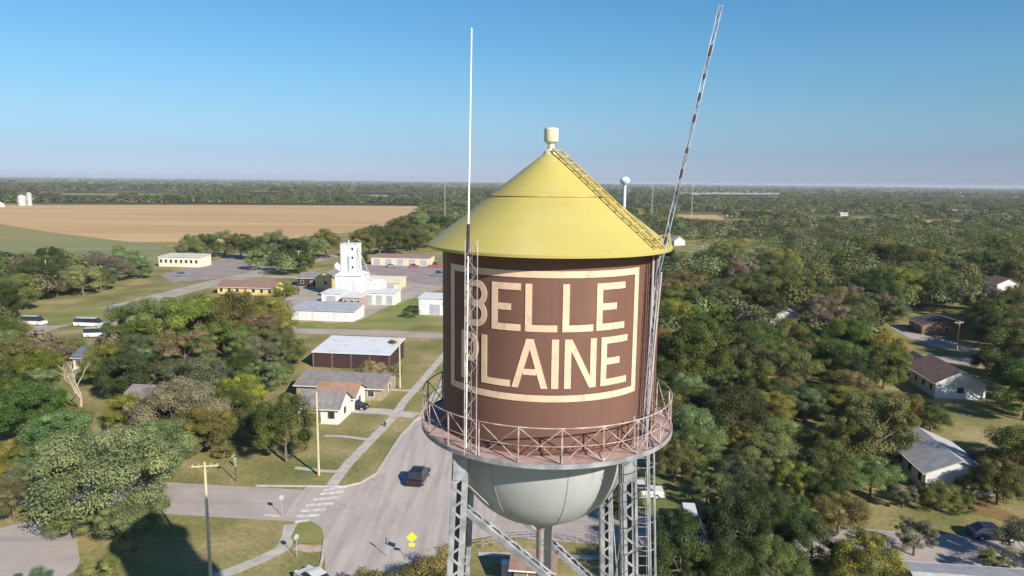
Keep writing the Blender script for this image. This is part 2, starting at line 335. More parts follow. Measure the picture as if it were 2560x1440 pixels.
# roof
RE = 3.86; ZA = 39.02
b = MB()
b.lathe([(R - 0.05, ZE - 0.0), (RE - 0.03, ZE - 0.12), (RE, ZE - 0.11), (RE + 0.01, ZE - 0.03), (RE - 0.04, ZE + 0.005), (2.6, ZE + 0.93), (1.9, ZE + 1.475), (1.90, ZE + 1.49), (0.9, ZE + 2.27), (0.18, ZE + 2.83), (0.02, ZE + 2.90)], 96)
roof = b.build('roof', YELLOW, wt)
b = MB(); b.lathe([(1.915, ZE + 1.475), (1.935, ZE + 1.49), (1.90, ZE + 1.52)], 96); b.build('lap_seam', mat('aged_yellow', (0.34, 0.24, 0.08), color2=(0.60, 0.46, 0.12), scale=1.6), roof)
b = MB(); b.lathe([(0.02, ZA - 0.16), (0.26, ZA - 0.16), (0.22, ZA - 0.06), (0.11, ZA + 0.02), (0.10, ZA + 0.17), (0.21, ZA + 0.24), (0.225, ZA + 0.30), (0.225, ZA + 0.62), (0.20, ZA + 0.66), (0.02, ZA + 0.68)], 32)
b.build('vent', IVORY, roof)
# lettering -----------------------------------------------------------
def patch(b, quad, n=6, r=R + 0.016):
    (a0, z0), (a1, z1), (a2, z2), (a3, z3) = quad; vs = []; t = 0.006
    for rr in (r + t, r - 0.01):
        for j in range(2):
            for i in range(n + 1):
                k = i / n
                A = (a0 + (a1 - a0) * k) if j == 0 else (a3 + (a2 - a3) * k); Z = (z0 + (z1 - z0) * k) if j == 0 else (z3 + (z2 - z3) * k)
                vs.append(cyl(A, Z, rr))
    m_ = n + 1; fs = []
    for i in range(n):
        fs += [(i, i + 1, m_ + i + 1, m_ + i), (2 * m_ + i, 3 * m_ + i, 3 * m_ + i + 1, 2 * m_ + i + 1), (i, 2 * m_ + i, 2 * m_ + i + 1, i + 1), (m_ + i, m_ + i + 1, 3 * m_ + i + 1, 3 * m_ + i)]
    fs += [(0, m_, 3 * m_, 2 * m_), (n, 2 * m_ + n, 3 * m_ + n, m_ + n)]
    b.add(vs, fs)
def rect(b, a0, a1, z0, z1, n=6): patch(b, [(a0, z0), (a1, z0), (a1, z1), (a0, z1)], n)
SA = 3.3           # stroke width in degrees (0.197 m)
SZ = 0.19
def letter(ch, a0, a1, z0, z1):
    b = MB()
    if ch in 'ELBPN': rect(b, a0, a0 + SA, z0, z1, 2)
    if ch == 'I': rect(b, a0, a1, z0, z1, 2)
    if ch in 'EL': rect(b, a0 + SA, a1, z0, z0 + SZ)
    if ch == 'E':
        rect(b, a0 + SA, a1, z1 - SZ, z1); zm = (z0 + z1) / 2; rect(b, a0 + SA, a0 + (a1 - a0) * 0.68, zm - SZ / 2, zm + SZ / 2)
    if ch == 'N':
        rect(b, a1 - SA, a1, z0, z1, 2); patch(b, [(a0 + SA * .1, z1), (a1 - SA * 1.1, z0), (a1 - SA * .1, z0), (a0 + SA * 1.1, z1)], 10, R + 0.013)
    if ch == 'A':
        am = (a0 + a1) / 2
        for s_, e_ in ((a0, am - SA * .55), (a1, am + SA * .55)):
            sg = 1 if s_ == a0 else -1
            patch(b, [(s_, z0), (e_, z1), (e_ + sg * SA, z1), (s_ + sg * SA, z0)], 8, R + 0.016 - .003 * (sg < 0))
        zc = z0 + (z1 - z0) * .33; rect(b, a0 + SA * 1.7, a1 - SA * 1.7, zc - SZ * .45, zc + SZ * .45)
    if ch in 'BP':
        zm = (z0 + z1) / 2
        def bowl_(zl, zh):
            cz = (zl + zh) / 2; ro = (zh - zl) / 2; ac = a0 + SA; w_ = a1 - ac; straight = w_ * 0.45
            rect(b, ac, ac + straight, zh - SZ, zh, 3); rect(b, ac, ac + straight, zl, zl + SZ, 3)
            N_ = 10
            for i in range(N_):
                t0 = math.pi / 2 - math.pi * i / N_; t1 = math.pi / 2 - math.pi * (i + 1) / N_
                o = lambda t, f, g: (ac + straight + (w_ - straight) * f * math.cos(t), cz + g * math.sin(t))
                fi = 1 - SA / (w_ - straight)
                patch(b, [o(t0, 1, ro), o(t1, 1, ro), o(t1, fi, ro - SZ), o(t0, fi, ro - SZ)], 1)
        if ch == 'B': bowl_(zm - SZ * .5, z1); bowl_(z0, zm + SZ * .5)
        else: bowl_(zm - SZ * .8, z1)
    o = b.build('letter', CREAM, wall); return o
# diagonal of N and legs of A need true quads: corner order handled in patch()
for ch, a0, a1 in [('B', -47.2, -32.8), ('E', -30.0, -14.8), ('L', -12.6, 3.0), ('L', 5.4, 21.0), ('E', 22.7, 40.2)]: letter(ch, a0, a1, 33.87, 35.22)
for ch, a0, a1 in [('P', -50.5, -38.0), ('L', -36.0, -19.8), ('A', -19.0, -1.2), ('I', 0.5, 4.0), ('N', 6.8, 23.2), ('E', 25.9, 43.0)]: letter(ch, a0, a1, 32.24, 33.66)
b = MB(); rect(b, -61.5, 51.6, 35.39, 35.58, 60); rect(b, -61.5, 51.6, 31.85, 32.04, 60); rect(b, -61.5, -57.4, 32.04, 35.39, 2); rect(b, 47.8, 51.6, 32.04, 35.39, 2)
b.build('painted_border', CREAM, wall)
# balcony -------------------------------------------------------------
RB = 4.06; ZF = 30.28
b = MB(); b.lathe([(R + 0.07, ZF), (RB - 0.02, ZF), (RB - 0.02, ZF - 0.02), (R + 0.07, ZF - 0.02), (R + 0.07, ZF)], 96, smooth=False)
bal = b.build('balcony_floor', FLOORM, wt)
b = MB(); b.lathe([(RB, ZF + 0.03), (RB + 0.04, ZF + 0.03), (RB + 0.04, ZF - 0.11), (RB - 0.06, ZF - 0.11), (RB - 0.06, ZF - 0.08), (RB, ZF - 0.07), (RB, ZF + 0.03)], 96)
b.build('edge_ring', STEEL, bal)
b = MB(); NP = 20
for k in range(NP):
    a = 360 * k / NP + 5
    b = MB(); b.bar(cyl(a, ZF - 0.06, R + 0.02), cyl(a, ZF - 0.06, RB - 0.06), 0.05, 0.07); b.build('bracket', STEEL, bal)
b = MB(); RH = 1.04; NP = 21
for k in range(NP):
    a = 360 * k / NP + 3.5; a2 = a + 360 / NP
    b.bar(cyl(a, ZF, RB - 0.02), cyl(a, ZF + RH, RB - 0.02), 0.038, 0.038)
    am = (a + a2) / 2; e = 0.35
    b.bar(cyl(a + e, ZF + 0.05, RB - .02), cyl(a2 - e, ZF + RH - .04, RB - .02), 0.018, 0.022)
    b.bar(cyl(a + e, ZF + RH - .04, RB - .05), cyl(a2 - e, ZF + 0.05, RB - .05), 0.018, 0.022)
for zz, rr in ((ZF + RH, 0.02), (ZF + .52, 0.012)):
    b.tube([cyl(360 * k / 96, zz, RB - 0.02) for k in range(97)], rr, 6, cap=False)
b.build('railing', RAILM, wt)
# wall stiffeners / cables up the right flank
for a, rr, m_ in ((60.5, 0.03, DARKM), (64, 0.045, RUST), (70, 0.035, DARKM), (75, 0.05, RUST)):
    b = MB(); b.tube([cyl(a, ZF - 0.0, R + 0.08), cyl(a, ZE - 0.12, R + 0.08)], rr, 8); b.build('conduit', m_, wt)
# legs: laced steel columns -------------------------------------------
def leg_pt(sx, sy, z): k = 2.62 + (30.3 - z) * 0.042; return Vector((sx * k - (0.34 if sx > 0 else 0.0), sy * k, z))
def laced(b, a, c, wd, dp, step, ch=0.09, lc=0.045, xdir=Vector((1, 0, 0))):
    """two side channels joined by zig-zag lacing on the two open faces"""
    a = Vector(a); c = Vector(c); d = (c - a); L = d.length; d.normalize(); x = (xdir - d * xdir.dot(d)).normalized(); y = d.cross(x)
    for s_ in (-1, 1):
        o = x * (s_ * wd / 2); b.bar(a + o, c + o, ch * 0.35, dp, y)
        for t_ in (-1, 1): b.bar(a + o + y * (t_ * dp / 2) - x * (s_ * ch / 2), c + o + y * (t_ * dp / 2) - x * (s_ * ch / 2), ch, 0.02, y)
    n_ = max(1, int(L / step))
    for i in range(n_):
        p0 = a + d * (L * i / n_); p1 = a + d * (L * (i + 1) / n_); sg = 1 if i % 2 else -1
        for t_ in (-1, 1):
            oy = y * (t_ * (dp / 2 + 0.02)); b.bar(p0 + x * (sg * wd / 2) + oy, p1 - x * (sg * wd / 2) + oy, lc, 0.014, y)
LEGT = 30.2
for sx in (-1, 1):
    for sy in (-1, 1):
        b = MB(); laced(b, leg_pt(sx, sy, 0.3), leg_pt(sx, sy, LEGT), 0.44, 0.40, 0.36, ch=0.15, lc=0.07); b.bar(leg_pt(sx, sy, 0.3) + Vector((0, .17, 0)), leg_pt(sx, sy, LEGT) + Vector((0, .17, 0)), .40, .02)
        q = leg_pt(sx, sy, LEGT - 0.4)
        b.bar(leg_pt(sx, sy, LEGT - 0.9), leg_pt(sx, sy, LEGT - 0.1), 0.5, 0.40, Vector((1, 0, 0)))   # gusset box under the balcony
        b.box(leg_pt(sx, sy, 0.35), (0.9, 0.9, 0.12))
        lg = b.build('leg', STEEL, wt)
        b = MB(); b.box(leg_pt(sx, sy, 0.14) , (1.5, 1.5, 0.28)); b.build('footing', CONC, lg)
        # bowl strut: rod from leg head to bowl
        b = MB(); b.bar(leg_pt(sx, sy, 29.3), Vector((sx * 1.75, sy * 1.75, 27.95)), 0.035, 0.035); b.bar(Vector((sx*2.35, sy*2.35, 30.0)), leg_pt(sx, sy, 28.6), 0.12, 0.05)
        b.build('bowl_strut', STEEL, wt)
# braces
def brace(a, c, wd=0.24, dp=0.18): b = MB(); laced(b, a, c, wd, dp, 0.36, ch=0.08, lc=0.05, xdir=Vector((0, 1, 0.4))); return b.build('brace', STEEL, wt)
brace(leg_pt(-1, -1, 28.2) + Vector((.2, .3, 0)), leg_pt(1, -1, 24.2))
brace(leg_pt(-1, 1, 27.4), leg_pt(1, 1, 22.2), 0.34)
for (p, q) in (((-1, -1), (1, -1)), ((1, -1), (1, 1)), ((1, 1), (-1, 1)), ((-1, 1), (-1, -1))):
    for zz in (20.0, 10.0):
        b = MB(); laced(b, leg_pt(*p, zz), leg_pt(*q, zz), 0.3, 0.22, 0.4, xdir=Vector((0, 0, 1))); b.build('brace', STEEL, wt)
    for z0_, z1_ in ((20, 10), (10, 0.6)):
        for (e, f) in ((p, q), (q, p)):
            b = MB(); b.tube([leg_pt(*e, z0_), leg_pt(*f, z1_)], 0.022, 6); b.build('tie_rod', STEEL, wt)
for e, f in (((1, -1), (1, 1)), ((1, 1), (1, -1)), ((-1, -1), (-1, 1)), ((-1, 1), (-1, -1))):
    b = MB(); b.tube([leg_pt(*e, 29.3), leg_pt(*f, 20)], 0.022, 6); b.build('tie_rod', STEEL, wt)
b = MB(); b.tube([(0, 0, 0.2), (0, 0, 26.3), (0, 0, 26.6), (0, 0, 27.0)], [0.26, 0.26, 0.30, 0.55], 20); b.build('riser_pipe', RUST, wt)
# leg ladder with cage hoops (front right leg), conduits beside it
lad = MB(); a = leg_pt(1, -1, 0) + Vector((0.42, -0.15, 0)); c = leg_pt(1, -1, 31.3) + Vector((0.36, -0.25, 0))
def ladder(b, a, c, wd, xd, rung=0.3, r=0.02):
    d = (c - a); L = d.length; d.normalize()
    for s_ in (-1, 1): b.bar(a + xd * (s_ * wd / 2), c + xd * (s_ * wd / 2), 0.045, 0.03)
    for i in range(int(L / rung)): p = a + d * (i * rung + .1); b.bar(p - xd * wd / 2, p + xd * wd / 2, r, r)
ladder(lad, a, c, 0.36, Vector((1, 0, 0)))
lo = lad.build('ladder', STEEL, wt)
b = MB(); d = (c - a).normalized()
for i in range(34):
    q = a + d * (3 + i * 0.82); ring = [q + Vector((0.3 * math.cos(t), -0.33 + 0.33 * math.sin(t), 0)) for t in [math.pi * (0.2 - 1.4 * k / 9) for k in range(10)]]
    for p0, p1 in zip(ring[:-1], ring[1:]): b.bar(p0, p1, 0.01, 0.025)
for k in (1, 4.5, 8):
    t = math.pi * (0.2 - 1.4 * k / 9); o = Vector((0.3 * math.cos(t), -0.33 + 0.33 * math.sin(t), 0)); b.bar(a + d * 3 + o, a + d * 30.0 + o, 0.01, 0.02)
b.build('safety_cage', STEEL, lo)
for off in (0.75, 0.9):
    b = MB(); b.tube([leg_pt(1, -1, 0) + Vector((off, 0, 0)), leg_pt(1, -1, 30.3) + Vector((off - 0.12, 0, 0)), cyl(62, ZF + 0.2, R + 0.09)], 0.03, 6); b.build('conduit', STEEL, wt)
# tank ladder on the right flank
b = MB(); aa = Vector(cyl(66.5, ZF, R + 0.2)); cc = Vector(cyl(66.5, ZE - 0.2, R + 0.2)); tg = Vector((math.cos(math.radians(66.5)), math.sin(math.radians(66.5)), 0)); ladder(b, aa, cc, 0.36, tg, 0.3, 0.018); b.build('ladder', BROWN, wt)
# roof ladder: two rails and rungs up the cone
b = MB(); A_ = 52.0
rad = Vector((math.sin(math.radians(A_)), -math.cos(math.radians(A_)), 0)); tg = Vector((math.cos(math.radians(A_)), math.sin(math.radians(A_)), 0))
p0 = rad * (RE + .02) + Vector((0, 0, ZE + 0.08)); p1 = rad * 0.2 + Vector((0, 0, ZE + 2.93))
dd = (p1 - p0).normalized()
for s_ in (-1, 1): b.bar(p0 + tg * (s_ * .2), p1 + tg * (s_ * .2), 0.05, 0.06)
for i in range(15): q = p0 + dd * (0.12 + i * 0.32); b.bar(q - tg * .2, q + tg * .2, 0.03, 0.03)
b.build('roof_ladder', mat('yellow_dark', (0.42, 0.31, 0.10), color2=(0.60, 0.46, 0.14), scale=4), roof)
b = MB()
for k in range(5): 
    a = 56 + k * 4; b.tube([cyl(a, ZE + 0.02 + .0 * k, RE - .03), cyl(a, ZE + 0.40, RE - .10)], 0.018, 5)
b.tube([cyl(54 + k * 2, ZE + 0.40, RE - .10) for k in range(11)], 0.018, 5)
b.build('roof_handrail', YELLOW, roof)

# masts strapped to the tank ------------------------------------------
def lattice_mast(name, pts, wd, label, mat_, top=None, step=0.4, th=0.022):
    e = empty(name, Vector(pts[0]) , 0, label, 'antenna mast'); o = Vector(pts[0])
    b = MB(); pts = [Vector(p) - o for p in pts]
    offs = [Vector((wd * math.cos(t) * .58, wd * math.sin(t) * .58, 0)) for t in (math.radians(200), math.radians(-20), math.radians(90))]
    for p, q in zip(pts[:-1], pts[1:]):
        L = (q - p).length; n_ = max(1, int(L / step))
        for k in range(3): b.bar(p + offs[k], q + offs[k], th, th)
        for i in range(n_):
            s0 = p.lerp(q, i / n_); s1 = p.lerp(q, (i + 1) / n_)
            for k in range(3):
                j = (k + 1) % 3
                if i % 2: b.bar(s0 + offs[k], s1 + offs[j], 0.010, 0.010)
                else: b.bar(s0 + offs[j], s1 + offs[k], 0.010, 0.010)
    b.build('lattice_frame', mat_, e)
    return e, o
MASTG = mat('mast_steel', (0.34, 0.27, 0.25), color2=(0.58, 0.50, 0.47), scale=3, rough=0.45)
m1b = PY(1176, 1136, 18.95); m1t = PY(1179, 600, 19.0)
e, o = lattice_mast('lattice_mast', [m1b, m1t], 0.30, 'straight lattice mast topped by a white whip antenna on the tank left flank', MASTG)
e['category'] = 'antenna mast'
b = MB(); q0 = PY(1169, 640, 19.0) - o; q1 = PY(1171, 560, 19.0) - o; q2 = PY(1179, 70, 19.1) - o
b.tube([q0, q1], 0.045, 8); b.build('clamp', DARKM, e)
b = MB(); b.tube([PY(1165, 1120, 18.9) - o, q1, q1.lerp(q2, .5), q2], [0.016, 0.026, 0.024, 0.02], 8); b.build('whip_antenna', WHITEP, e)
m2 = [PY(1606, 1135, 21.0), PY(1632, 800, 21.0), PY(1645, 680, 21.0), PY(1802, 12, 21.2)]
LM = mat('mast_weathered', (0.50, 0.54, 0.60), color2=(0.18, 0.20, 0.26), scale=1.6, rough=0.5)
e, o = lattice_mast('lattice_mast', m2, 0.10, 'thin lattice mast leaning out to the right above the tank', LM, step=0.3, th=0.02)
b = MB(); r_ = random.Random(3)
for i in range(9):
    k = 0.12 + 0.78 * i / 9 + r_.uniform(-.02, .02); q = m2[2].lerp(m2[3], k) - o; b = MB(); b.tube([q, q + (m2[3] - m2[2]).normalized() * r_.uniform(.1, .3)], 0.055, 6); b.build('clamp', DARKM, e)
b = MB(); b.tube([m2[0].lerp(m2[1], .05) - o + Vector((.08, 0, 0)), m2[1] - o + Vector((.12, 0, 0)), m2[2] - o + Vector((.1, 0, 0))], 0.03, 6); b.build('feed_pipe', RUST, e)

# ------------------------------------------------------------------ buildings
URZ = math.atan2(STREET_V.y, STREET_V.x)
WHITEW = mat('white_wall', (0.66, 0.64, 0.61), var=0.08, scale=0.6, rough=0.7)
CREAMW = mat('cream_wall', (0.66, 0.56, 0.36), var=0.1, scale=0.6, rough=0.7)
YELW = mat('yellow_wall', (0.68, 0.50, 0.20), var=0.1, scale=0.5, rough=0.7)
BRICKW = mat('brown_wall', (0.20, 0.12, 0.09), color2=(0.28, 0.18, 0.13), scale=1.5, rough=0.85)
DARKW = mat('dark_siding', (0.045, 0.025, 0.025), color2=(0.07, 0.04, 0.04), scale=1.0, stretch=(6, 6, 0.2))
GREYR = mat('grey_shingle', (0.19, 0.17, 0.165), color2=(0.27, 0.245, 0.235), scale=1.2, rough=0.9, detail=9)
BROWNR = mat('brown_shingle', (0.21, 0.13, 0.10), color2=(0.28, 0.185, 0.15), scale=1.2, rough=0.9, detail=9)
DARKR = mat('dark_shingle', (0.075, 0.065, 0.065), color2=(0.12, 0.10, 0.10), scale=1.2, rough=0.9)
PALER = mat('pale_shingle', (0.36, 0.35, 0.35), color2=(0.46, 0.44, 0.43), scale=1.0, rough=0.8)
TERRAR = mat('terracotta_shingle', (0.30, 0.17, 0.11), color2=(0.36, 0.22, 0.15), scale=1.5, rough=0.9)
METALR = mat('white_metal_roof', (0.60, 0.61, 0.64), color2=(0.70, 0.71, 0.73), scale=0.6, rough=0.5, stretch=(0.3, 6, 1))
WHITEM = mat('white_metal', (0.60, 0.61, 0.62), color2=(0.72, 0.72, 0.71), scale=0.5, rough=0.55, stretch=(2, 2, 0.3))
GREYM = mat('galvanised_metal', (0.33, 0.34, 0.37), color2=(0.42, 0.43, 0.46), scale=0.8, rough=0.5)
weather(WHITEM, (0.46, 0.43, 0.40), .6, .5, (2.5, 2.5, .25), .5, .7); weather(METALR, (0.45, 0.42, 0.40), .5, .35, (1, 1, 1), .5, .7); weather(GREYR, (0.13, 0.115, 0.11), .5, .5, (1, 1, 1), .5, .7)
GLASS = mat('window_glass', (0.03, 0.035, 0.045), rough=0.1, spec=0.8, scale=2)
TRIM = mat('white_trim', (0.72, 0.70, 0.66), scale=2)

def opening(parent, name, c, wd, h, nrm, m=GLASS, proud=0.03):
    """a framed window or door on a wall: frame ring proud of the wall, pane inside it"""
    nx, ny = nrm; t = Vector((-ny, nx, 0)); nv = Vector((nx, ny, 0)); b = MB(); c = Vector(c)
    rz = math.atan2(t.y, t.x)
    for s_ in (-1, 1): b.box(c + t * (s_ * (wd / 2 + .035)) + nv * proud, (0.07, 0.08, h + 0.14), rz)
    for s_ in (-1, 1): b.box(c + Vector((0, 0, s_ * (h / 2 + .035))) + nv * proud, (wd, 0.08, 0.07), rz)
    f = b.build(name, TRIM, parent); b = MB(); b.box(c + nv * (proud - 0.01), (wd, 0.04, h), rz)
    b.build('pane' if name == 'window' else 'door_leaf', m, f)
def house(name, label, cat, c, L, W, hw, hr, rz, wm, rm, ridge='x', wins=3, over=0.45, door=True, group=None, chimney=False, winw=1.1, detail=True):
    """gabled building; ridge along local x; base centre c"""
    e = empty(name, (c[0], c[1], 0), rz + (math.pi / 2 if ridge == 'y' else 0), label, cat, group)
    b = MB(); x, y = L / 2, W / 2
    b.add([(-x, -y, 0), (x, -y, 0), (x, y, 0), (-x, y, 0), (-x, -y, hw), (x, -y, hw), (x, y, hw), (-x, y, hw), (-x, 0, hw + hr - .02), (x, 0, hw + hr - .02)],
          [(0, 1, 5, 4), (2, 3, 7, 6), (1, 2, 6, 9, 5), (3, 0, 4, 8, 7), (3, 2, 1, 0), (4, 5, 9, 8), (6, 7, 8, 9)])
    b.build('wall', wm, e)
    b = MB(); sl = hr / y; t = 0.14; xo = x + over
    for s_ in (-1, 1):
        yo = s_ * (y + over); ze = hw - sl * over
        vs = [(-xo, yo, ze), (xo, yo, ze), (xo, 0, hw + hr), (-xo, 0, hw + hr)]
        vs = [(p[0], p[1], p[2] + 0.01) for p in vs] + [(p[0], p[1], p[2] + t) for p in vs]
        b.add(vs, [(0, 1, 2, 3), (4, 5, 6, 7), (0, 1, 5, 4), (1, 2, 6, 5), (2, 3, 7, 6), (3, 0, 4, 7)])
    rf = b.build('roof', rm, e)
    if chimney:
        b = MB(); b.box((x * .4, y * .3, hw + hr + .1), (0.6, 0.6, 1.3)); b.box((x * .4, y * .3, hw + hr + .8), (0.72, 0.72, 0.12)); b.build('chimney', BRICKW, rf)
    if detail:
        for s_ in (-1, 1):
            for i in range(wins):
                u = -x + L * (i + .5) / wins
                if door and s_ < 0 and i == wins // 2: opening(e, 'door', (u, -y, 1.05), 0.95, 2.0, (0, -1), BRICKW)
                else: opening(e, 'window', (u, s_ * y, hw * 0.55), winw, 1.1, (0, s_))
            opening(e, 'window', (s_ * x, 0, hw * 0.55), 1.2, 1.1, (s_, 0))
        for s_ in (-1, 1): b = MB(); b.box((0, s_ * (y + over + .05), hw - sl * over + .06), (2 * xo, 0.1, 0.12)); b.build('gutter', TRIM, rf)
    return e
def front(xl, xr, y, depth):
    """base centre and width of a building whose south wall base runs from xl to xr at image row y"""
    a = P(xl, y); c = P((xl + xr) / 2, y); wd = (P(xr, y) - a).length
    return c + STREET_U * (depth / 2), wd
GH = 'small gabled houses under the trees'
def flatbox(name, label, cat, c, L, W, h, rz, wm, rm, wins=0, doors=0, group=None, slope=0.25, doorm=None):
    """shed with a single-pitch metal roof"""
    e = empty(name, (c[0], c[1], 0), rz, label, cat, group); x, y = L / 2, W / 2
    b = MB(); b.add([(-x, -y, 0), (x, -y, 0), (x, y, 0), (-x, y, 0), (-x, -y, h), (x, -y, h), (x, y, h + slope), (-x, y, h + slope)], [(3, 2, 1, 0), (4, 5, 6, 7), (0, 1, 5, 4), (1, 2, 6, 5), (2, 3, 7, 6), (3, 0, 4, 7)])
    b.build('wall', wm, e)
    b = MB(); o = 0.3; k = slope / W
    vs = [(-x - o, -y - o, h - k * o), (x + o, -y - o, h - k * o), (x + o, y + o, h + slope + k * o), (-x - o, y + o, h + slope + k * o)]
    vs = [(p[0], p[1], p[2] + .02) for p in vs] + [(p[0], p[1], p[2] + 0.2) for p in vs]
    b.add(vs, [(3, 2, 1, 0), (4, 5, 6, 7), (0, 1, 5, 4), (1, 2, 6, 5), (2, 3, 7, 6), (3, 0, 4, 7)])
    nr = int(L / 0.9)
    rf = b.build('roof', rm, e)
    for i in range(doors):
        u = -x + L * (i + .5) / doors; opening(e, 'door', (u, -y, min(h * .42, 1.6)), min(L / doors * .6, 3.0), min(h * .8, 3.0), (0, -1), doorm or GREYM)
    for i in range(wins):
        u = -x + L * (i + .5) / wins; opening(e, 'window', (u, -y, h * .58), L / wins * .45, h * .34, (0, -1))
    return e

# near left block
c, wd = front(790, 925, 918, 9.5)
c = c + STREET_V * 2.0
e = flatbox('pole_barn', 'long shed with pale metal roof and dark brown front wall beyond the lawn', 'shed', c, 16.0, 11.0, 3.1, URZ, DARKW, METALR, doors=0, slope=0.9)
for k_ in range(5):
    b = MB(); b.box((-8 + k_ * 4.0, -5.56, 1.5), (.16, .1, 3.0)); b.build('door_post', BRICKW, e)
c = P(845, 962, 2.6) + STREET_U * 5.0
house('grey_roofed_house', 'low house with broad mauve grey shingle roof in front of the dark shed', 'house', c, 15.5, 9.5, 2.2, 1.3, URZ, mat('tan_wall', (0.34, 0.27, 0.19), scale=1), GREYR, wins=4)
c = P(842, 990, 2.6) + STREET_U * 3.2
house('terracotta_roofed_house', 'small house with rusty orange roof behind the white house', 'house', c - STREET_V * .5, 6.5, 6.0, 2.4, 1.5, URZ, WHITEW, TERRAR, wins=2)
c = P(815, 1062) + STREET_U * 3.2
house('white_house', 'white house with grey roof beside the round green tree and black car', 'house', c - STREET_V * 1.4, 6.6, 5.8, 2.7, 1.9, URZ, WHITEW, GREYR, wins=3, chimney=False)
# elevator complex
c, wd = front(838, 902, 752, 9)
c = P(849, 762) + STREET_U * 12
e = empty('grain_elevator', (c.x, c.y, 0), URZ, 'tall white grain elevator tower rising above the pale yard', 'grain elevator')
b = MB(); b.box((0, 0, 4.0), (8.6, 8.4, 8.0)); b.build('bin_block', WHITEM, e)
b = MB(); b.box((-.3, 0.3, 12.9), (5.1, 5.0, 9.8)); b.box((-.3, 0.3, 17.9), (5.3, 5.2, 0.25)); b.build('headhouse', WHITEM, e)
b = MB(); b.box((-.3, -2.28, 11.0), (0.5, 0.16, 6.0)); 
b.bar((-2.95, -2.0, 8.1), (-2.95, -2.0, 18.0), .25, .5); b.bar((2.35, -2.0, 8.1), (2.35, -2.0, 16.0), .25, .25); b.build('spout_leg', GREYM, e)
b = MB(); b.bar((2.6, -1.6, 17.0), (7.0, -1.0, 6.2), .22, .22); b.build('chute', GREYM, e)
b = MB(); b.tube([(-1.2, .6, 18.0), (-1.2, .6, 19.0)], .35, 12); b.build('roof_vent', GREYM, e)
for x_ in (-2.6, 0.2, 3.0): opening(e, 'door', (x_, -4.2, 1.5), 1.5, 2.6, (0, -1), GREYM)
for z in (10.5, 13.6, 16.4): opening(e, 'window', (1.0, -2.2, z), 0.6, 0.8, (0, -1))
b = MB(); b.add([(-4.6, -4.5, 8.0), (4.6, -4.5, 8.0), (4.6, 4.5, 8.0), (-4.6, 4.5, 8.0), (-3, -2.6, 9.0), (2.6, -2.6, 9.0), (2.6, 2.9, 9.0), (-3, 2.9, 9.0)], [(3, 2, 1, 0), (0, 1, 5, 4), (1, 2, 6, 5), (2, 3, 7, 6), (3, 0, 4, 7), (4, 5, 6, 7)]); b.build('roof', WHITEM, e)
b = MB(); b.box((7.2, 0.5, 2.6), (6.0, 7.0, 5.2)); b.add([(4.2, -3.2, 5.2), (10.4, -3.2, 5.2), (10.4, 4.2, 5.2), (4.2, 4.2, 5.2), (4.2, 0.5, 6.5), (10.4, 0.5, 6.5)], [(0, 1, 5, 4), (2, 3, 4, 5), (1, 2, 5), (3, 0, 4), (0, 3, 2, 1)]); b.build('side_store', WHITEM, e)
def D(xl, xr, y, depth, h, name, label, cat, wm, rm, **k):
    c, wd = front(xl, xr, y, depth); return flatbox(name, label, cat, c, wd, depth, h, URZ, wm, rm, **k)
D(724, 888, 802, 9, 2.7, 'metal_shed', 'long low shed with white doors and grey roof in front of the elevator', 'shed', WHITEM, GREYM, doors=6, slope=0.9, doorm=WHITEM)
D(803, 852, 765, 7, 3.8, 'white_shed', 'plain white box shed at the foot of the elevator, beside its brownish neighbour', 'shed', WHITEM, WHITEM, doors=1)
D(855, 905, 772, 6, 3.4, 'brown_fronted_shed', 'pinkish brown fronted shed between two white sheds', 'shed', mat('pink_brown_wall', (0.36, 0.26, 0.22), color2=(0.46, 0.35, 0.30), scale=1), WHITEM, wins=3, doors=0)
D(908, 988, 762, 7, 3.6, 'cream_shed', 'long cream white shed right of the brown fronted one on the green bank', 'shed', mat('pale_cream_wall', (0.70, 0.66, 0.55), var=.06, scale=1), WHITEM, doors=3)
D(1046, 1128, 788, 8, 4.8, 'white_warehouse', 'tall white box warehouse half hidden behind the brown tank', 'warehouse', WHITEM, WHITEM, doors=1)
D(905, 1000, 722, 9, 2.2, 'cream_roofed_store', 'low store with cream roof directly right of the elevator', 'shed', CREAMW, mat('cream_metal_roof', (0.66, 0.61, 0.47), var=.06, scale=1), doors=2, slope=1.0)
c, wd = front(790, 840, 722, 9)
house('yellow_house', 'yellow gabled house with grey roof left of the elevator', 'house', c, 9.5, 7.5, 3.8, 2.2, URZ, YELW, GREYR, ridge='y', wins=3)
c, wd = front(745, 790, 716, 9)
house('grey_shed', 'dark grey roofed barn left of the yellow gabled house', 'barn', c, 7, 9, 3.0, 1.6, URZ, DARKW, GREYR, wins=2)
D(925, 1076, 664, 10, 3.6, 'long_cream_building', 'long cream building with reddish flat roof at the back of the yard', 'building', CREAMW, mat('reddish_roof', (0.30, 0.20, 0.19), scale=1, var=.15), doors=5, slope=0.5)
c, wd = front(536, 692, 737, 9)
house('long_yellow_building', 'long yellow walled building with pinkish brown roof left of the elevator yard', 'building', c, wd - 0.5, 9, 2.5, 1.7, URZ, YELW, BROWNR, wins=7)
c, wd = front(388, 500, 668, 12)
flatbox('white_motel', 'long white building with a row of dark windows by the far field road', 'building', c, wd, 10, 4.2, URZ, mat('ivory_wall', (0.66, 0.63, 0.50), var=.06, scale=1), mat('ivory_roof', (0.55, 0.54, 0.46), scale=1), wins=8, slope=0.6)
e = empty('storage_bin', P(843, 690), 0, 'small round white bin on the left flank of the elevator', 'storage bin')
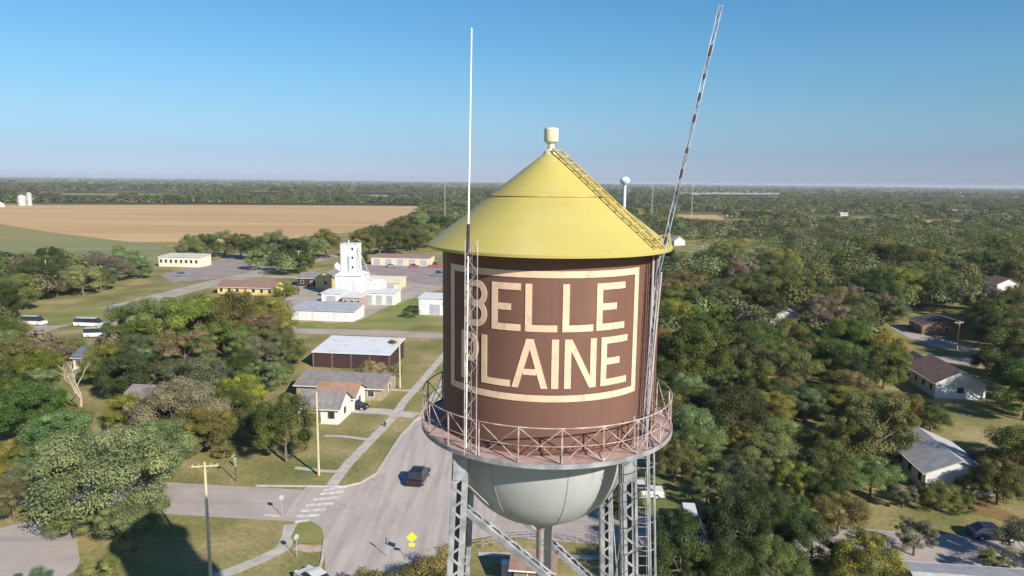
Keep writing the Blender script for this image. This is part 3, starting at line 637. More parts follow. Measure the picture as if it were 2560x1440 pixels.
b = MB(); b.lathe([(0.02, 0), (1.3, 0), (1.3, 4.4)], 24); b.build('bin_wall', WHITEM, e); b = MB(); b.lathe([(1.4, 4.35), (0.05, 5.6), (0.02, 5.6)], 24); b.build('bin_roof', WHITEM, e)

# houses among the trees on the right
def at_house(x, y, z, *a, **k): q = P(x, y, z); return house(*a[:3], q, *a[3:], **k)
def HR(x, y, L, W, hw, hr, wm, rm, label, name='house', ridge='y', **k):
    return house(name, label, 'house', P(x, y, hw), L, W, hw, hr, URZ, wm, rm, ridge=ridge, **k)
HR(2362, 935, 12.5, 8.6, 3.0, 2.2, WHITEW, BROWNR, 'white gabled house with brown roof in a clearing on the right', 'white_gabled_house', wins=4)
HR(2300, 905, 6.5, 6.0, 2.6, 1.4, WHITEW, DARKR, 'white garage with dark roof behind the white gabled house', 'garage', wins=2)
HR(2345, 1140, 12, 8.0, 2.6, 1.7, WHITEW, PALER, 'pale grey roofed house among trees above the striped street', 'pale_roofed_house', wins=4)
HR(2350, 806, 8, 12, 2.6, 1.6, BRICKW, DARKR, 'dark roofed house behind the curving gravel drive', 'dark_roofed_house', wins=3, ridge='y')
HR(2450, 1470, 11, 7, 2.7, 1.0, WHITEW, PALER, 'pale flat looking roof cut by the bottom edge of the view', 'pale_roofed_house', ridge='x')
HR(1955, 782, 9, 8, 3, 1.8, WHITEW, PALER, 'white wall and pale roof showing between grey brown trees', 'white_house')
HR(2505, 706, 10, 8, 3, 2, WHITEW, BROWNR, 'white house glimpsed between dark trees near the right edge', 'white_house')
HR(2170, 600, 9, 7, 2.8, 1.8, WHITEW, PALER, 'far pale house in the middle of the tree sea', 'white_house')
HR(395, 985, 8, 7, 2.6, 1.4, BRICKW, GREYR, 'mauve roof showing between bare branches on the left', 'mauve_roofed_house', ridge='x')
HR(250, 885, 7, 6.5, 2.6, 1.4, WHITEW, mat('blue_grey_shingle', (0.13, 0.15, 0.19), scale=1.2, var=.2), 'blue grey roof sunk among shrubs on the left', 'blue_roofed_house', ridge='x')
for i, (x, y, wd, hh, wm, rm, lb) in enumerate([
    (2108, 540, 9, 4, WHITEW, PALER, 'bright white far house by the thin pale field strip'), (2189, 525, 14, 5, WHITEW, DARKR, 'far white building with dark roof below the horizon'),
    (2250, 545, 8, 3.5, WHITEW, PALER, 'far white house right of the pale field strip'), (2519, 529, 10, 4.5, WHITEW, BROWNR, 'far white house at the right edge below the horizon'),
    (1821, 541, 9, 4, CREAMW, PALER, 'far cream house at the end of the tan field'), (1829, 494, 16, 5, WHITEW, PALER, 'tiny white farm building on the long pale strip'),
    (1900, 545, 10, 4, CREAMW, BROWNR, 'far cream house right of the tan field'), (1688, 612, 9, 5, WHITEW, PALER, 'white house at the corner of the yellow roof'),
    (0, 517, 16, 6, WHITEW, PALER, 'white farmhouse on the far edge of the tan field')]):
    house('far_house', lb, 'house', P(x, y), wd, 8, hh * .6, hh * .5, URZ + i * .3, wm, rm, detail=False)

# far silo, far water tower, far masts
e = empty('silo', P(56, 514), 0, 'pale grain silo standing past the tan field on the left', 'silo')
b = MB(); b.lathe([(0.02, 0), (5.0, 0), (5.0, 12.0), (4.4, 13.2), (0.05, 14.6)], 24); b.build('silo_wall', mat('silo_wall', (0.45, 0.45, 0.42), scale=.3), e)
b = MB(); b.lathe([(0.02, 0), (3.0, 0), (3.0, 16), (0.05, 18)], 20, c=(8.5, 2, 0)); b.build('silo_tower', MAT['silo_wall'], e)
q = PY(1563, 441, 900)
e = empty('water_tower', (q.x, 900, 0), 0, 'far pale blue ball shaped water tower on a single stem', 'water tower')
PB = mat('pale_blue_paint', (0.62, 0.72, 0.80), scale=.1, var=.05, rough=.35)
b = MB(); b.lathe([(0.1, 46.2), (2.5, 45.8), (4.8, 44.4), (6.2, 42.4), (6.4, 40.6), (5.6, 38.6), (3.8, 36.8), (2.2, 35.4), (1.9, 34.4)], 32); b.build('ball_tank', PB, e)
b = MB(); b.lathe([(1.9, 34.4), (1.8, 8), (2.6, 4), (4.6, 0)], 24); b.build('stem', PB, e)
for (x, yt, Y, lb) in ((1112, 455, 620, 'thin far mast rising over the treeline left of the yellow roof'), (1632, 462, 700, 'faint far mast right of the ball shaped water tower'), (1733, 450, 800, 'thin far mast right of the leaning antenna')):
    q = PY(x, yt, Y); e = empty('radio_mast', (q.x, Y, 0), 0, lb, 'mast')
    b = MB(); hgt = q.z
    for k in range(3): a = k * 2.094; b.bar((.5 * math.cos(a), .5 * math.sin(a), 0), (.4 * math.cos(a), .4 * math.sin(a), hgt), .16, .16)
    for k in range(int(hgt / 1.5)):
        a = k * 2.094; a2 = a + 2.094; b.bar((.5 * math.cos(a), .5 * math.sin(a), k * 1.5), (.5 * math.cos(a2), .5 * math.sin(a2), k * 1.5 + 1.5), .08, .08)
    b.build('lattice_frame', GREYM, e)

# ------------------------------------------------------------------ vehicles
def car(label, loc, rz, body_m, kind='car', L=4.6, W=1.85, H=1.5, name='parked_car', group=None):
    e = empty(name, loc, rz, label, kind, group); x = L / 2
    if kind == 'truck': prof = [(-x, .45), (-x, 1.0), (-.5 * x, 1.05), (-.42 * x, 1.05), (-.1 * x, 1.1), (.55 * x, 1.05), (x * .96, .92), (x, .5)]; cab = [(-.40 * x, 1.05), (-.34 * x, H), (.12 * x, H), (.42 * x, 1.06)]
    elif kind == 'van': prof = [(-x, .4), (-x, 1.2), (.6 * x, 1.2), (x * .97, 1.0), (x, .45)]; cab = [(-.98 * x, 1.2), (-.96 * x, H), (.45 * x, H), (.75 * x, 1.15)]
    else: prof = [(-x, .42), (-.98 * x, .95), (-.6 * x, 1.0), (.35 * x, .98), (.92 * x, .82), (x, .45)]; cab = [(-.86 * x, .98), (-.58 * x, H * .97), (-.1 * x, H), (.12 * x, H * .96), (.45 * x, .97)]
    def ext(pts, w0, w1, zf=0.4):
        z0 = min(p[1] for p in pts); z1 = max(p[1] for p in pts); vs = []
        for s_ in (-1, 1):
            for (a, z) in pts: k = (z - z0) / (z1 - z0 + 1e-6); vs.append((a, s_ * (w0 * (1 - k) + w1 * k) / 2, z))
        n_ = len(pts); return vs, [tuple(range(n_)), tuple(range(2 * n_ - 1, n_ - 1, -1))] + [(i, n_ + i, n_ + (i + 1) % n_, (i + 1) % n_) for i in range(n_)]
    b = MB(); b.add(*ext([(-x * .97, .25), (x * .97, .25)] + [(a, z) for a, z in reversed(prof)], W, W * .95)); o = b.build('body', body_m, e)
    md = o.modifiers.new('bevel', 'BEVEL'); md.width = 0.07; md.segments = 2
    b = MB(); b.add(*ext(cab, W * .92, W * .74)); b.build('cabin_glass', GLASS, e)
    b = MB(); top = [(cab[1][0] + .05, H * 0.985), (cab[2][0], H + .012)] + ([(cab[3][0], H * .975)] if len(cab) > 4 else [])
    b.add([(a, s_ * W * .365, z + .01) for a, z in top for s_ in (-1, 1)] + [(a, s_ * W * .365, z + .04) for a, z in top for s_ in (-1, 1)], [f for i in range(len(top) - 1) for f in ((2 * i, 2 * i + 1, 2 * i + 3, 2 * i + 2), tuple(2 * len(top) + k for k in (2 * i, 2 * i + 2, 2 * i + 3, 2 * i + 1)))]); b.build('roof_panel', body_m, e)
    for sx in (-.62, .62):
        for sy in (-1, 1):
            b = MB(); b.tube([(sx * x, sy * (W / 2 - .22), .33), (sx * x, sy * (W / 2 + .01), .33)], .33, 18); wh = b.build('wheel', mat('tyre', (0.02, 0.02, 0.02), rough=.9), e)
            b = MB(); b.tube([(sx * x, sy * (W / 2 + .0), .33), (sx * x, sy * (W / 2 + .02), .33)], .19, 12); b.build('rim', GREYM, wh)
    for sy in (-1, 1):
        b = MB(); b.box((x * .975, sy * W * .36, .72), (.08, .34, .14)); b.build('headlight', mat('lamp_glass', (.6, .6, .6), rough=.2), e)
        b = MB(); b.box((-x * .985, sy * W * .38, .80), (.06, .16, .10)); b.build('tail_light', mat('red_lamp', (.35, .02, .02), rough=.3), e)
    return e
BLK = mat('dark_car_paint', (0.020, 0.016, 0.022), rough=0.25, spec=.6, scale=1); WHC = mat('white_car_paint', (0.65, 0.65, 0.62), rough=.3, scale=1, var=.03)
REDC = mat('red_car_paint', (0.36, 0.06, 0.05), rough=.35, scale=1); GRC = mat('grey_car_paint', (0.20, 0.21, 0.24), rough=.3, scale=1)
SRZ = math.atan2(STREET_U.y, STREET_U.x)
car('dark plum black car driving up the wide street past the crossing', P(1047, 1200), SRZ, BLK, L=5.1, W=2.05, H=1.8, name='moving_car')
car('black car parked on the short drive beside the white house', P(888, 1022), URZ, BLK, L=4.6)
car('white car parked at the bottom edge beside the street mouth', P(785, 1462) , SRZ + .9, WHC)
car('white pickup truck parked by the pale street right of the tower', P(1604, 1240), URZ + .1, WHC, kind='truck', L=5.4, W=2.0, H=1.8)
car('white van standing at the dark tree edge on the right street', P(1722, 1308), SRZ, WHC, kind='van', L=4.8, W=1.9, H=1.9)
car('red truck parked at the right end of the elevator yard', P(1088, 668), URZ + .3, REDC, kind='truck', L=6.5, W=2.3, H=2.4)
car('dark truck standing in the yard beside the brown tank', P(1098, 690), URZ, GRC, kind='truck', L=6.5, W=2.3, H=2.2)
car('dark red car outside the long cream building', P(1036, 668), URZ + .2, REDC)
car('grey car standing on the yard left of the long cream building', P(980, 668), URZ + .6, GRC)
car('white trailer van parked on the gravel verge at the left edge', P(84, 812), URZ, WHC, kind='van', L=6.5, W=2.2, H=2.3)
car('long white van parked on the grass left of the big olive trees', P(226, 816), URZ, WHC, kind='van', L=8, W=2.3, H=2.2)
car('shorter white van just below the long white one', P(243, 842), URZ + .3, WHC, kind='van', L=5.5, W=2.1, H=2.2)
car('grey car in the pale gravel lot left of the trees', P(455, 690), URZ + .2, GRC)
car('blue grey car under tree shade on the striped street', P(2480, 1345), URZ, mat('blue_car_paint', (0.03, 0.035, 0.07), rough=.3), L=4.8)

# ------------------------------------------------------------------ poles, signs and small things
POLEM = mat('weathered_pole', (0.46, 0.38, 0.22), color2=(0.58, 0.50, 0.32), scale=2, stretch=(3, 3, .3))
def utility_pole(x, y, h, label, arms=1, rz=0.2, lean=0.0):
    e = empty('utility_pole', P(x, y), rz, label, 'utility pole', 'wooden utility poles')
    b = MB(); b.tube([(0, 0, 0), (0, 0, h * .5), (0, 0, h)], [0.17, 0.145, 0.115], 10); b.build('pole', POLEM, e)
    for k in range(arms):
        b = MB(); z = h - .45 - k * .8; b.box((0, .13, z), (2.4, 0.11, 0.13)); b.bar((-.7, .13, z), (0, .1, z - .7), .04, .02); b.bar((.7, .13, z), (0, .1, z - .7), .04, .02); ar = b.build('crossarm', POLEM, e)
        for s_ in (-1.1, -.55, .55, 1.1): b = MB(); b.lathe([(0.02, z + .07), (.06, z + .07), (.05, z + .15), (.07, z + .2), (.02, z + .26)], 10, c=(s_, .13, 0)); b.build('insulator', GREYM, ar)
    return e
utility_pole(527, 1452, 11.9, 'nearest tall pole on the dry lawn left of the street')
utility_pole(797, 1188, 11.2, 'tall pole standing by the path in front of the white house', arms=0)
utility_pole(1000, 970, 9.6, 'pole on the grass strip right of the dark shed')
utility_pole(120, 738, 11.5, 'pale pole before the dark round tree at left', arms=0)
utility_pole(748, 680, 9, 'pole in front of the far trees left of the elevator')
utility_pole(566, 640, 8, 'far pole above the gravel lot')
utility_pole(1755, 660, 9, 'far pole among trees right of the yellow roof')
utility_pole(2392, 875, 7, 'dark topped pole beside the gravel drive on the right')
e = empty('street_lamp', P(590, 1203), 0, 'slim street lamp standing on the grass above the side street', 'street lamp')
b = MB(); b.tube([(0, 0, 0), (0, 0, 3.2), (0, -.3, 3.6)], .06, 8); b.build('post', DARKM, e); b = MB(); b.box((0, -.5, 3.6), (.25, .6, .14)); b.build('lamp_head', GREYM, e)
SGY = mat('yellow_green_sign', (0.62, 0.72, 0.04), var=.03, rough=.4)
def sign(x, y, h, kind, label, rz=0.0, plate=GREYM):
    e = empty('road_sign', P(x, y), rz, label, 'road sign'); b = MB(); b.tube([(0, 0, 0), (0, 0, h)], .035, 8); b.build('post', GREYM, e)
    b = MB()
    if kind == 'diamond':
        s_ = .55; b.add([(s_ * math.cos(a) , -.05, h - .45 + s_ * math.sin(a)) for a in (0, 1.5708, 3.1416, 4.7124)] + [(s_ * math.cos(a), -.03, h - .45 + s_ * math.sin(a)) for a in (0, 1.5708, 3.1416, 4.7124)], [(0, 1, 2, 3), (7, 6, 5, 4), (0, 4, 5, 1), (1, 5, 6, 2), (2, 6, 7, 3), (3, 7, 4, 0)]); b.box((0, -.04, h - 1.25), (.6, .02, .35))
    else:
        pts = [(.30 * math.cos(math.pi / 8 + k * math.pi / 4), .30 * math.sin(math.pi / 8 + k * math.pi / 4)) for k in range(8)]
        b.add([(p[0], -.05, h - .35 + p[1]) for p in pts] + [(p[0], -.03, h - .35 + p[1]) for p in pts], [tuple(range(8)), tuple(range(15, 7, -1))] + [(k, (k + 1) % 8, 8 + (k + 1) % 8, 8 + k) for k in range(8)])
    b.build('plate', plate, e); return e
sign(705, 1288, 2.5, 'oct', 'pale backed sign on its post at the left end of the crossing stripes', 0.6)
sign(742, 1392, 2.5, 'oct', 'pale backed sign below the small green traffic island', 0.9)
sign(1030, 1402, 3.0, 'diamond', 'yellow green crossing sign at the edge of the tall hedge', 0.1, SGY)
sign(968, 1392, 2.2, 'oct', 'small sign at the hedge side of the wide street', 2.6)
e = empty('marker_post', P(588, 1166), 0, 'short white marker post on the upper lawn', 'post'); b = MB(); b.tube([(0, 0, 0), (0, 0, 1.1)], .12, 10); b.build('post', WHITEP, e); b = MB(); b.lathe([(.16, 1.05), (.13, 1.25), (.02, 1.3)], 10); b.build('cap', WHITEP, e)
e = empty('fire_hydrant', P(962, 1066), 0, 'dark little hydrant on the verge beside the pavement', 'hydrant'); b = MB(); b.lathe([(.02, 0), (.2, 0), (.2, .08), (.13, .1), (.13, .6), (.17, .62), (.12, .8), (.02, .86)], 14); b.build('barrel', DARKM, e); b = MB(); b.tube([(-.25, 0, .5), (.25, 0, .5)], .07, 8); b.build('outlet', DARKM, e)
# things on the ground under the tower
house('pump_house', 'small brown roofed pump house on the grass under the tower', 'shed', P(1335, 1452), 3.6, 3.0, 2.2, .8, URZ, BRICKW, BROWNR, wins=1, door=True)
e = empty('control_cabinet', P(1268, 1446), URZ, 'grey control cabinet standing beside the brown roofed pump house', 'cabinet'); b = MB(); b.box((0, 0, .9), (1.0, .6, 1.6)); b.build('body', GREYM, e); b = MB(); b.box((0, 0, 1.73), (1.1, .7, .06)); b.build('lid', WHITEP, e); b = MB(); b.box((0, 0, .05), (1.3, .9, .1)); b.build('base', CONC, e)
FM = mat('fence_wire', (.30, .29, .26), scale=3)
e = empty('fence', (0, 0, 0), 0, 'pale rail fence crossing the grass below the tower bowl', 'fence')
fp = [P(1205, 1372), P(1290, 1352), P(1380, 1348), P(1470, 1362), P(1530, 1378)]
for a_, c_ in zip(fp[:-1], fp[1:]):
    for k in range(3): q = a_.lerp(c_, k / 3); b = MB(); b.tube([q, q + Vector((0, 0, 1.3))], .04, 6); b.build('post', FM, e)
    b = MB(); 
    for z in (.5, .9, 1.25): b.bar(a_ + Vector((0, 0, z)), c_ + Vector((0, 0, z)), .05, .05)
    b.build('rail', FM, e)

# ------------------------------------------------------------------ trees
def leaf_cloud(rs, centres, rads, per, leaf, up=0.35):
    """leaf quads spread through clumps; returns verts, faces, tint per face"""
    N_ = len(centres) * per
    c = np.repeat(np.array(centres), per, 0); rr = np.repeat(np.array(rads), per)
    d = rs.normal(size=(N_, 3)); d /= np.linalg.norm(d, axis=1)[:, None]
    rad_ = rr * (0.35 + 0.75 * rs.random(N_) ** 0.6); p = c + d * rad_[:, None] * np.array([1.15, 1.15, 0.8])
    n = d + rs.normal(size=(N_, 3)) * 0.38 + np.array([0, 0, up]); n /= np.linalg.norm(n, axis=1)[:, None]
    t = np.cross(n, rs.normal(size=(N_, 3))); t /= np.linalg.norm(t, axis=1)[:, None]; s = np.cross(n, t)
    sz = leaf * (0.6 + 0.8 * rs.random(N_))[:, None]
    v = np.stack([p + t * sz * .5, p + s * sz * .36, p - t * sz * .5, p - s * sz * .36], 1).reshape(-1, 3)
    ct = np.repeat(0.72 + 0.56 * rs.random(len(centres)), per) * (0.88 + 0.24 * rs.random(N_))
    return v, ct
def quads_mesh(name, v, tint, col=None):
    n = len(v) // 4; me = bpy.data.meshes.new(name)
    me.vertices.add(len(v)); me.vertices.foreach_set('co', np.asarray(v, dtype=np.float32).ravel())
    me.loops.add(4 * n); me.loops.foreach_set('vertex_index', np.arange(4 * n, dtype=np.int32))
    me.polygons.add(n); me.polygons.foreach_set('loop_start', np.arange(0, 4 * n, 4, dtype=np.int32)); me.polygons.foreach_set('loop_total', np.full(n, 4, dtype=np.int32))
    me.update(calc_edges=True)
    at = me.attributes.new('tint', 'FLOAT_COLOR', 'FACE'); c4 = np.ones((n, 4), dtype=np.float32)
    if col is None: c4[:, :3] = tint[:, None]; c4[:, 0] *= 1 + (tint - 1) * .35
    else: c4[:, :3] = col * tint[:, None]
    at.data.foreach_set('color', c4.ravel()); me.materials.append(FOL); return me
def crown_pts(rs, kind, W, H):
    """clump centres of a crown of width W for a tree of height H (base at z=0)"""
    C_ = []; Rr = []
    zc, rx, rz = {'round': (.52, .42, .38), 'spread': (.54, .45, .32), 'tall': (.52, .37, .42), 'sparse': (.54, .41, .36), 'bush': (.44, .43, .40)}[kind]
    n = {'round': 66, 'spread': 72, 'tall': 60, 'sparse': 46, 'bush': 36}[kind]
    lob = rs.normal(size=(7, 3)); lob /= np.linalg.norm(lob, axis=1)[:, None]; la = rs.uniform(-.16, .24, 7)
    for i in range(n):
        d = rs.normal(size=3); d /= np.linalg.norm(d)
        if d[2] < -0.7: d[2] *= -.6
        k = 1 + sum(a * max(0, d @ l) ** 3 for a, l in zip(la, lob))
        q = (0.45 + 0.55 * rs.random() ** .4) * k
        C_.append((d[0] * rx * W * q, d[1] * rx * W * q, H * zc + d[2] * rz * H * q)); Rr.append(W * (.06 + .075 * rs.random()) * (.8 if kind == 'sparse' else 1))
    return C_, Rr
def trunk_mb(rs, C_, H, W, nl=12, tw=.024):
    b = MB(); top = H * .62; b.tube([(0, 0, 0), (W * .015, 0, H * .22), (0, W * .02, H * .42), (0, 0, top)], [W * tw * 1.15, W * tw * .85, W * tw * .6, W * tw * .25], 8)
    for i in rs.choice(len(C_), min(nl, len(C_)), replace=False):
        c = Vector([float(k) for k in C_[i]]); st = Vector((0, 0, H * (.18 + .25 * rs.random()))); mid = st.lerp(c, .55) + Vector((0, 0, -H * .02)); b.tube([st, mid, c], [W * tw * .45, W * tw * .25, W * tw * .1], 5)
    return b
def variant(seed, kind, per, leaf, nl=9):
    rs = np.random.RandomState(seed); W = H = 10.0; C_, Rr = crown_pts(rs, kind, W, H); v, t = leaf_cloud(rs, C_, Rr, per, leaf)
    cm = quads_mesh('crown', v, t); b = trunk_mb(rs, C_, H, W, nl); me = bpy.data.meshes.new('trunk'); me.from_pydata(b.v, [], b.f); me.polygons.foreach_set('use_smooth', b.sm); me.materials.append(BARK)
    return cm, me
KINDS_ = ['round', 'spread', 'tall', 'sparse', 'round', 'spread']
NEARV = {}; MIDV = {}
for i, k in enumerate(['round', 'spread', 'tall', 'sparse', 'bush', 'round', 'spread']):
    NEARV.setdefault(k, []).append(variant(10 + i, k, 520, 0.17))
for i, k in enumerate(['round', 'spread', 'tall', 'sparse', 'bush', 'round', 'spread']):
    MIDV.setdefault(k, []).append(variant(40 + i, k, 170, 0.32, 5))
# leaf colours (albedo)
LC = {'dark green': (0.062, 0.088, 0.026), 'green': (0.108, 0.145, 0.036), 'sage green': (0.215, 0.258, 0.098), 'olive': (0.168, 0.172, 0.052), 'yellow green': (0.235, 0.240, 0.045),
      'grey brown': (0.205, 0.180, 0.105), 'rusty brown': (0.230, 0.145, 0.070), 'blue green': (0.125, 0.155, 0.066), 'tan': (0.46, 0.32, 0.17)}
PLACED = []          # (x, y, radius, px, py, pw, obj, colour, kind)
trng = random.Random(21)
def plant(pos, W, H, colour, kind, near, label=None, tid=None, group=None, name='tree'):
    e = empty(name, (pos[0], pos[1], -0.05), trng.uniform(0, 6.28), label, 'bush' if name == 'bush' else 'tree', group)
    cm, tm = trng.choice((NEARV if near else MIDV)[kind])
    c = bpy.data.objects.new('crown', cm); t = bpy.data.objects.new('trunk', tm)
    for o in (c, t): COL.objects.link(o); o.parent = e
    e.scale = (W / 10, W / 10 * trng.uniform(.9, 1.1), H / 10)
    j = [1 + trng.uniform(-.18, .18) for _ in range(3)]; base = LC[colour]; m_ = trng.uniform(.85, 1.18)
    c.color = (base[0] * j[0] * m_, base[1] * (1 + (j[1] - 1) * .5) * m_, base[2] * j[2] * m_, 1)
    px_, py_, k_ = proj((pos[0], pos[1], H * .58)); PLACED.append(dict(x=pos[0], y=pos[1], r=W / 2, px=px_, py=py_, pw=W * FPX / max(k_, 1), o=e, c=colour, k=kind, W=W, H=H, hand=label is not None))
    return e
def crown_at(x, y, wpx, hr=1.0, zf=.58):
    """tree whose crown centre shows at image point x, y and is wpx wide; stands on the ground"""
    H = 9.0
    for _ in range(12):
        q = P(x, y, min(H * zf, 30)); k = proj(q)[2]; W = wpx * k / FPX; H = 0.5 * H + 0.5 * W * hr
    return (q.x, q.y), W, H
